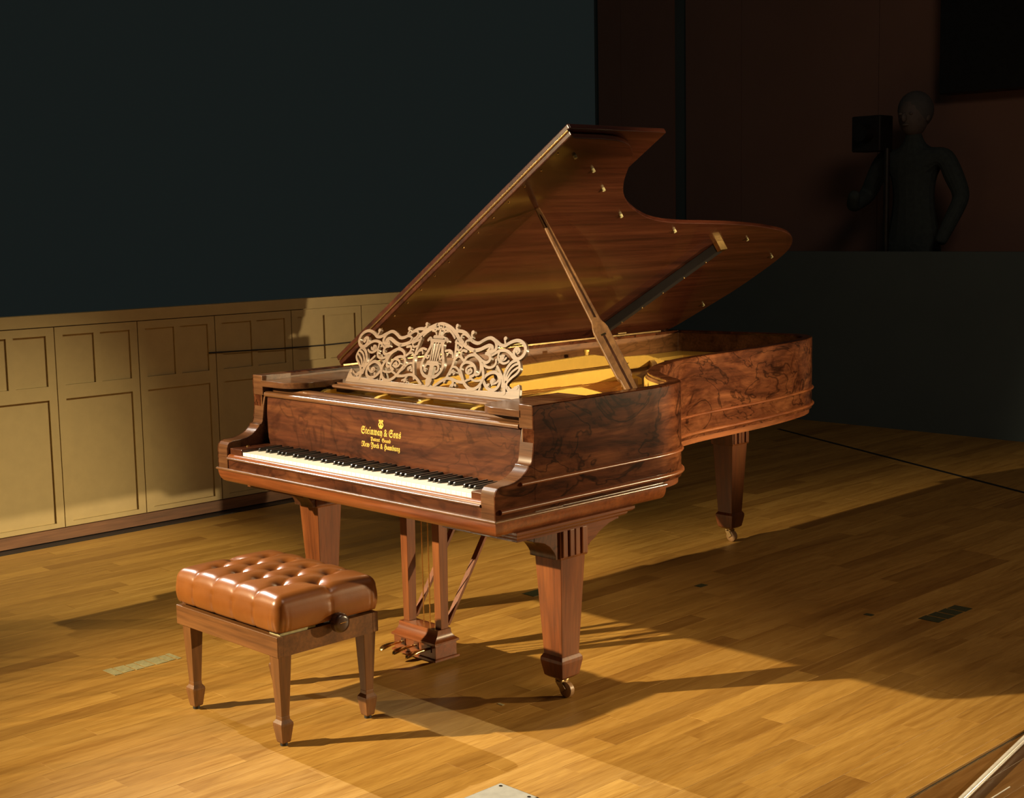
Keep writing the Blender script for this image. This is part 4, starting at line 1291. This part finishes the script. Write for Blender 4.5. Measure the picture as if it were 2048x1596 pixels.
# ================================================================== STOOL
stool = thing('piano_stool', 'button-tufted tan leather piano stool on tapered walnut legs', 'stool', (0.08, -0.34, 0))
SX0, SX1, SY0, SY1 = -0.200, 0.357, -0.530, -0.148
fr = MB()
for z0, z1 in ((0.281, 0.344),):
    MB().box(SX0, SX1, SY0, SY0 + 0.022, z0, z1).build('apron', M['bench_x'], stool, bevel=0.002)
    MB().box(SX0, SX1, SY1 - 0.022, SY1, z0, z1).build('apron', M['bench_x'], stool, bevel=0.002)
    MB().box(SX0 + 0.0005, SX0 + 0.022, SY0 + 0.022, SY1 - 0.022, z0, z1).build('apron', M['bench_x'], stool)
    MB().box(SX1 - 0.022, SX1 - 0.0005, SY0 + 0.022, SY1 - 0.022, z0, z1).build('apron', M['bench_x'], stool)
for lx in (SX0 + 0.045, SX1 - 0.030):
    for ly_ in (SY0 + 0.030, SY1 - 0.030):
        lg = MB().frustum(lx, ly_, [(0.092, 0.0145, 0.0145), (0.282, 0.0235, 0.0235)]).build('leg', M['bench_z'], stool, bevel=0.0015)
        MB().frustum(lx, ly_, [(0.010, 0.0135, 0.0135), (0.014, 0.0155, 0.0155), (0.066, 0.0225, 0.0225), (0.072, 0.0220, 0.0220), (0.082, 0.0155, 0.0155), (0.093, 0.0148, 0.0148)]).build('spade_foot', M['bench_z'], lg, bevel=0.001)
        MB().tube([(lx, ly_, 0.0), (lx, ly_, 0.011)], 0.0115, 14).build('glide', M['black'], lg, smooth=True)
# lifting mechanism between frame and seat
mech = MB()
mech.box(SX0 + 0.03, SX1 - 0.03, SY0 + 0.035, SY1 - 0.035, 0.322, 0.352)
mech.box(SX0 + 0.01, SX1 - 0.012, -0.40, -0.375, 0.340, 0.354)
mech.build('mechanism', M['black'], stool)
MB().box(SX1 - 0.060, SX1 - 0.006, -0.515, -0.385, 0.343, 0.351).build('slide_bar', M['tape'], stool)

CX, CY, CA, CB = 0.083, -0.3405, 0.2865, 0.1935
Z0, HT, RC = 0.357, 0.462, 0.034
RA = [(-0.087, -0.428), (0.022, -0.428), (0.133, -0.428), (0.244, -0.428)]
RB = [(-0.143, -0.337), (-0.033, -0.337), (0.078, -0.337), (0.189, -0.337), (0.300, -0.337)]
RCc = [(-0.087, -0.246), (0.022, -0.246), (0.133, -0.246), (0.244, -0.246)]
SEGS = []
for i, a in enumerate(RA):
    SEGS += [(a, RB[i]), (a, RB[i + 1]), (a, (a[0], -0.60)), (RCc[i], RB[i]), (RCc[i], RB[i + 1]), (RCc[i], (RCc[i][0], -0.05))]
SEGS += [(RB[0], (-0.30, -0.337)), (RB[4], (0.45, -0.337))]


def seg_d(p, a, b):
    ax, ay = a
    bx, by = b
    dx, dy = bx - ax, by - ay
    t = max(0, min(1, ((p[0] - ax) * dx + (p[1] - ay) * dy) / (dx * dx + dy * dy)))
    return math.hypot(p[0] - ax - dx * t, p[1] - ay - dy * t)


def crease(x, y):
    dm = min(seg_d((x, y), a, b) for a, b in SEGS)
    bm_ = min(math.hypot(x - q[0], y - q[1]) for q in RA + RB + RCc)
    soft = 0.0040 * math.exp(-(dm / 0.020) ** 2) + 0.0032 * math.exp(-(dm / 0.0040) ** 2)
    return soft + 0.014 * math.exp(-(bm_ / 0.024) ** 2) + 0.006 * math.exp(-(bm_ / 0.009) ** 2)


NXG, NYG = 120, 84
RCN = 0.030


def round_corner(x, y):
    qx, qy = abs(x) - (CA - RCN), abs(y) - (CB - RCN)
    if qx > 0 and qy > 0:
        u, v = qx / RCN, qy / RCN
        u2, v2 = u * math.sqrt(1 - v * v / 2), v * math.sqrt(1 - u * u / 2)
        return math.copysign(CA - RCN + u2 * RCN, x), math.copysign(CB - RCN + v2 * RCN, y), 1 - math.hypot(u2, v2)
    return x, y, None


vs, fs = [], []
for j in range(NYG + 1):
    for i in range(NXG + 1):
        sx = -1 + 2 * i / NXG
        sy = -1 + 2 * j / NYG
        gx = math.copysign(1 - (1 - abs(sx)) ** 1.25, sx) * CA
        gy = math.copysign(1 - (1 - abs(sy)) ** 1.25, sy) * CB
        x, y, k = round_corner(gx, gy)
        d = min(CA - abs(gx), CB - abs(gy)) if k is None else k * RCN
        z = HT + 0.016 * (1 - (gx / CA) ** 4) * (1 - (gy / CB) ** 4)
        if d < RC:
            z -= RC - math.sqrt(max(0, RC * RC - (RC - d) ** 2))
        c = crease(x + CX, y + CY)
        z -= c * min(1, d / 0.012 + 0.15)
        vs.append((x + CX, y + CY, z))
W_ = NXG + 1
for j in range(NYG):
    for i in range(NXG):
        fs.append((j * W_ + i, j * W_ + i + 1, (j + 1) * W_ + i + 1, (j + 1) * W_ + i))
border = [i for i in range(NXG + 1)] + [j * W_ + NXG for j in range(1, NYG + 1)] + [NYG * W_ + i for i in range(NXG - 1, -1, -1)] + [j * W_ for j in range(NYG - 1, 0, -1)]
prev = border
KS = 10
nb = len(border)
for k in range(1, KS + 1):
    t_ = k / KS
    cur = []
    for q in range(nb):
        x, y, z = vs[border[q]]
        xm, ym = vs[border[q - 1]][:2]
        xn, yn = vs[border[(q + 1) % nb]][:2]
        d = Vector((xn - xm, yn - ym, 0)).normalized()
        nrm = Vector((d.y, -d.x, 0))
        dm = min(seg_d((x, y), a, b) for a, b in SEGS)
        corner = min(math.hypot(x - CX - sx * (CA - 0.012), y - CY - sy * (CB - 0.012)) for sx in (-1, 1) for sy in (-1, 1))
        bul = 0.004 * math.sin(math.pi * min(1, t_ * 1.05)) - 0.004 * t_ ** 6
        bul -= 0.0032 * math.exp(-(dm / 0.0045) ** 2) + 0.0012 * math.exp(-(dm / 0.018) ** 2)
        # corner pleats
        for off in (0.016, 0.030):
            bul -= 0.0022 * math.exp(-((corner - off) / 0.0035) ** 2) * t_
        cur.append(len(vs))
        vs.append((x + nrm.x * bul, y + nrm.y * bul, z + (Z0 - z) * t_))
    for q in range(nb):
        q2 = (q + 1) % nb
        fs.append((prev[q], cur[q], cur[q2], prev[q2]))
    prev = cur
fs.append(tuple(prev))
cush = MB().add(vs, fs).build('cushion', M['leather'], stool, smooth='all')
for (x, y) in RA + RB + RCc:
    z = HT + 0.014 - 0.0235
    MB().sphere((x, y, z), 0.0085, 0.0085, 0.004, 14, 8).build('button', M['leather'], cush, smooth='all')
# height knob on the right-hand end
kn = MB().tube([(SX1 - 0.01, -0.318, 0.350), (SX1 + 0.010, -0.318, 0.350), (SX1 + 0.012, -0.318, 0.350), (SX1 + 0.018, -0.318, 0.350), (SX1 + 0.022, -0.318, 0.350), (SX1 + 0.032, -0.318, 0.350), (SX1 + 0.040, -0.318, 0.350), (SX1 + 0.043, -0.318, 0.350)],
               [0.012, 0.012, 0.024, 0.030, 0.0285, 0.030, 0.027, 0.018], 24).build('height_knob', M['darkwood'], stool, smooth=True, angle=60)
MB().bar((SX1 + 0.0432, -0.330, 0.353), (SX1 + 0.0432, -0.306, 0.353), 0.0012, 0.003, (1, 0, 0)).build('knob_screw', M['brass'], kn)

# ------------------------------------------------------------------ tidy
for o in bpy.data.objects:
    if '_root' in o:
        del o['_root']
bpy.context.view_layer.update()
